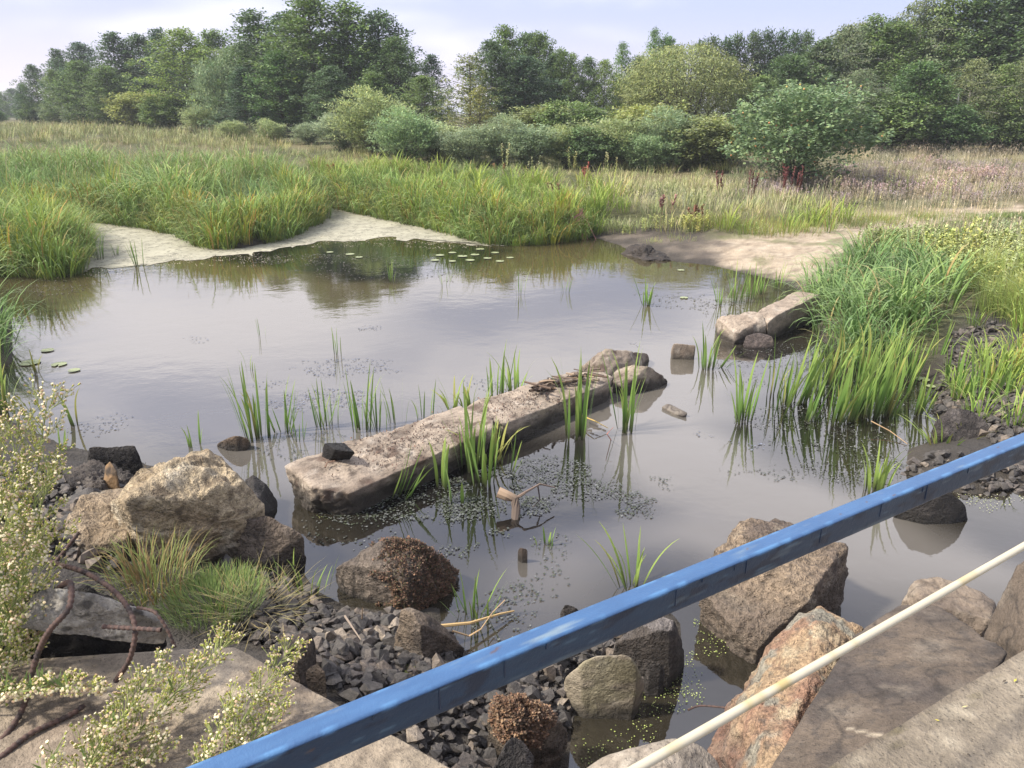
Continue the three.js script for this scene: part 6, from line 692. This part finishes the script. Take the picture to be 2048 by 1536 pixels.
floating('brownish weed patches floating far out before the duckweed', 'pondweed', [[700, 520, 200, 16], [560, 520, 160, 14], [760, 545, 140, 20, 0.7], [950, 545, 120, 18, 0.6], [1350, 598, 90, 18, 1.2], [1440, 620, 60, 25, 1.2], [100, 575, 90, 18, 1.6], [1180, 540, 140, 18, 0.3], [740, 590, 60, 14, 0.4], [300, 545, 130, 10, 0.7]], 170, 0.030, [[0.05, 0.05, 0.03], [0.08, 0.075, 0.045], [0.13, 0.125, 0.09]], 705, 'pondweed');
floating('bluish films of weed just under the open water', 'pondweed', [[700, 735, 130, 22, 0.5], [560, 770, 60, 10, 0.3], [640, 800, 110, 25, 0.6], [200, 850, 60, 25, 0.4], [390, 680, 40, 8, 0.3], [735, 655, 30, 8, 0.7], [1250, 690, 40, 8, 0.5], [980, 770, 80, 18, 0.4], [1420, 870, 40, 10, 0.5], [1480, 890, 60, 12, 0.4]], 900, 0.022, [[0.11, 0.12, 0.16], [0.15, 0.16, 0.21], [0.08, 0.09, 0.12]], 707, 'pondweed', 0.05);
floating('green duckweed specks on the black water among the near boulders', 'duckweed', [[1330, 1410, 110, 60, 1.2], [1420, 1260, 40, 70, 1.4], [1250, 1480, 110, 40, 0.6], [1380, 1360, 60, 60], [1180, 1500, 40, 30, 0.6], [640, 1025, 50, 16, 0.5]], 1500, 0.0085, [[0.30, 0.36, 0.10], [0.22, 0.28, 0.08], [0.40, 0.44, 0.16]], 709, 'duckweed', 0.1);
floating('pale duckweed drifting off the gravel spit', 'duckweed', [[1960, 1010, 80, 20], [1900, 990, 50, 14], [2010, 1000, 60, 12]], 900, 0.010, [[0.50, 0.48, 0.32], [0.36, 0.40, 0.15]], 711, 'duckweed', 0.1);
floating('broken crumbs of duckweed along the rim of the pale mat', 'duckweed', [[700, 482, 240, 12], [400, 520, 240, 14], [180, 545, 90, 12], [900, 490, 100, 8]], 160, 0.028, [[0.56, 0.49, 0.38], [0.46, 0.41, 0.28]], 713, 'duckweed', 0.1);

// dry stalks, twigs, red docks, flowers
function stalk(name, label, cat, P, r0, col, h) { const pts = P.map(([x, y, hh]) => at(x, y, hh)), A = new Acc(), q0 = pts[0].clone(); A.tube(pts.map((p) => p.clone().sub(q0)), (s) => r0 * (1 - 0.5 * s), 6, col); const m = mesh(name, A.geo(true), M.dry); m.position.copy(q0); return describe(m, label, cat); }
stalk('dry_stalk', 'thick yellow dry reed stalk lying over the water by the rush tuft', 'dry stalk', [[880, 1252, 0.14], [940, 1246, 0.10], [1000, 1228, 0.06], [1028, 1222, 0.03]], 0.011, [0.48, 0.33, 0.15]);
stalk('dry_stalk', 'thin dry stalk crossing the thick one by the rush tuft', 'dry stalk', [[905, 1262, 0.12], [938, 1272, 0.05], [962, 1258, 0.10], [985, 1225, 0.10], [1010, 1200, 0.16]], 0.006, [0.42, 0.29, 0.16]);
stalk('twig', 'straight grey twig lying on the gravel by the brown boulder', 'twig', [[690, 1232, 0.32], [722, 1280, 0.36]], 0.007, [0.24, 0.19, 0.15]);
stalk('twig', 'short upright twig standing in the gravel', 'twig', [[724, 1240, 0.26], [725, 1215, 0.38]], 0.005, [0.26, 0.19, 0.13]);
stalk('dry_stalk', 'orange bent reed blade floating beside the tall upright iris clump', 'dry stalk', [[1165, 832, 0.08], [1190, 842, 0.10], [1216, 856, 0.03]], 0.007, [0.46, 0.32, 0.10]);
stalk('dry_stalk', 'red-tipped dead stem beside the spreading iris clump', 'dry stalk', [[1222, 880, 0.0], [1214, 868, 0.14], [1226, 855, 0.18]], 0.005, [0.40, 0.13, 0.09]);
stalk('dry_stalk', 'long brown dead reed stem floating before the gravel spit', 'dry stalk', [[1742, 842, 0.10], [1780, 862, 0.05], [1815, 888, 0.01]], 0.006, [0.36, 0.24, 0.13]);
stalk('twig', 'small brown curved stick lying on the broken beam beside the black stone', 'twig', [[650, 935, 0.31], [655, 925, 0.33], [670, 921, 0.34]], 0.007, [0.20, 0.12, 0.08]);
stalk('dry_stalk', 'single thin dry stem rising above the huge pale boulder', 'dry stalk', [[290, 935, 0.70], [290, 932, 0.95], [291, 925, 1.15]], 0.003, [0.34, 0.28, 0.2]);
{ const r = rng(990); const g = new THREE.Group(); g.name = 'twig_pile'; g.position.copy(at(1130, 768, 0.27)); scene.add(g); describe(g, 'heap of dark twigs and debris on the far end of the middle beam', 'debris'); for (let k = 0; k < 46; k++) { const a = r() * 3.14, L = 0.05 + r() * 0.16, c = new V((r() - 0.5) * 0.75, r() * 0.08, (r() - 0.5) * 0.22 - 0.0), A = new Acc(); c.z -= c.x * 0.62; A.tube([new V(-Math.cos(a) * L, 0, -Math.sin(a) * L), new V(0, 0.012 * r(), 0), new V(Math.cos(a) * L, 0.03 * r(), Math.sin(a) * L)], 0.004 + r() * 0.012, 5, jit(r() < 0.3 ? [0.30, 0.22, 0.15] : [0.09, 0.065, 0.05], r, 0.5)); const m = mesh('twig', A.geo(), M.dry, g); m.position.copy(c); } }
for (const [px, py, h, n, c, label] of [[1130, 420, 36, 3, [0.26, 0.09, 0.05], 'rusty dock stalk above the bright sedge'], [1168, 375, 50, 3, [0.30, 0.08, 0.06], 'red dock spike before the grey shrubs'], [1112, 400, 34, 3, [0.20, 0.09, 0.06], 'brown dock stalk in the sedge before the shrubs'], [1438, 392, 56, 4, [0.16, 0.05, 0.045], 'dark red dock beside the fruit tree'], [1498, 400, 70, 4, [0.13, 0.045, 0.045], 'dark red stems under the open side of the fruit tree'], [1565, 400, 80, 6, [0.15, 0.04, 0.04], 'dark red stems under the middle of the fruit tree'], [1590, 398, 74, 5, [0.16, 0.05, 0.045], 'dark red stems just past the middle under the fruit tree'], [660, 350, 24, 8, [0.42, 0.14, 0.06], 'orange-red flowering dock in the marsh grass'], [690, 352, 18, 5, [0.50, 0.17, 0.07], 'smaller orange dock beside the orange-red one'], [880, 392, 30, 3, [0.38, 0.15, 0.07], 'rusty dock stalk in the sedge by the willow shrubs'], [862, 386, 26, 3, [0.42, 0.2, 0.08], 'orange dock stalk beside the rusty one'], [1000, 350, 24, 3, [0.40, 0.22, 0.12], 'tan dock stalk before the grey willow'], [380, 432, 40, 3, [0.36, 0.2, 0.1], 'rusty dock in the reed bed front'], [1395, 445, 36, 6, [0.24, 0.11, 0.07], 'reddish weed tuft on the bank above the mud'], [1330, 430, 40, 4, [0.30, 0.14, 0.14], 'purple-red loosestrife stalk on the bank above the mud']]) {
  const p = onLand(px, py), top = atZ(px, py - h, p.z).y - p.y, t = thing('dock_plant', label, 'dock plant', p), r = rng(px), S = new Acc(), F = new Acc(); for (let k = 0; k < n; k++) { const dx = (r() - 0.5) * 0.35, L = top * (0.6 + 0.4 * r()), b = new V((r() - 0.5) * 0.3, 0, (r() - 0.5) * 0.3), e = new V(b.x + dx, L, b.z + (r() - 0.5) * 0.3); S.tube([b, e], 0.008, 4, mix3(c, [0.12, 0.07, 0.04], 0.5)); for (let j = 0; j < 46; j++) { const s = 0.45 + 0.55 * r(), q = b.clone().lerp(e, s), a = r() * 6.283, d = new V(Math.cos(a), 0.8, Math.sin(a)).normalize(); F.leaf(q, d, new V(-d.z, 0.2, d.x).normalize(), 0.05 + 0.06 * r(), 0.016, jit(c, r, 0.5)); } } mesh('stem', S.geo(), M.dry, t); mesh('seed_leaves', F.geo(), M.dry, t); }
{ const p = onLand(1150, 470), t = thing('dead_root', 'tangle of bare reddish roots at the water beside the bright sedge', 'dead roots', p), r = rng(15); for (let k = 0; k < 22; k++) { const A = new Acc(), a = (r() - 0.5) * 2.4, x = (r() - 0.5) * 0.3; A.tube([new V(x + Math.sin(a) * 0.6, -0.1, 0.3 + r() * 0.3), new V(x + Math.sin(a) * 0.35, 0.25 + r() * 0.15, 0.15), new V(x * 0.3 + 0.15, 0.5 + 0.2 * r(), 0)], 0.012 - 0.006 * r(), 4, jit([0.22, 0.11, 0.085], r, 0.5)); mesh('root', A.geo(), M.dry, t); } }
for (const [px, py, h, hy, label] of [[702, 992, 0.0, 940, 'yellow iris leaf flopped before the broken beam end'], [792, 980, 0.0, 932, 'yellow wilted leaf on a stem before the broken beam']]) { const p = at(px, py, h), e = atZ(px - 22, hy + 32, p.z).sub(p), t = thing('wilted_leaf', label, 'wilted leaf', p), A = new Acc(); A.tube([new V(), e.clone().multiplyScalar(0.6), e], 0.005, 5, [0.28, 0.27, 0.07]); mesh('stem', A.geo(), M.dry, t); const F = new Acc(); F.leaf(e, new V(0.8, -0.4, 0.3).normalize(), new V(0, 0.5, 0.8).normalize(), 0.12, 0.02, [0.62, 0.46, 0.04]); F.leaf(e, new V(-0.8, 0.2, 0.3).normalize(), new V(0, 0.5, 0.8).normalize(), 0.06, 0.018, [0.62, 0.46, 0.04]); mesh('leaf', F.geo(), M.dry, t); }

renderer.render(scene, camera);
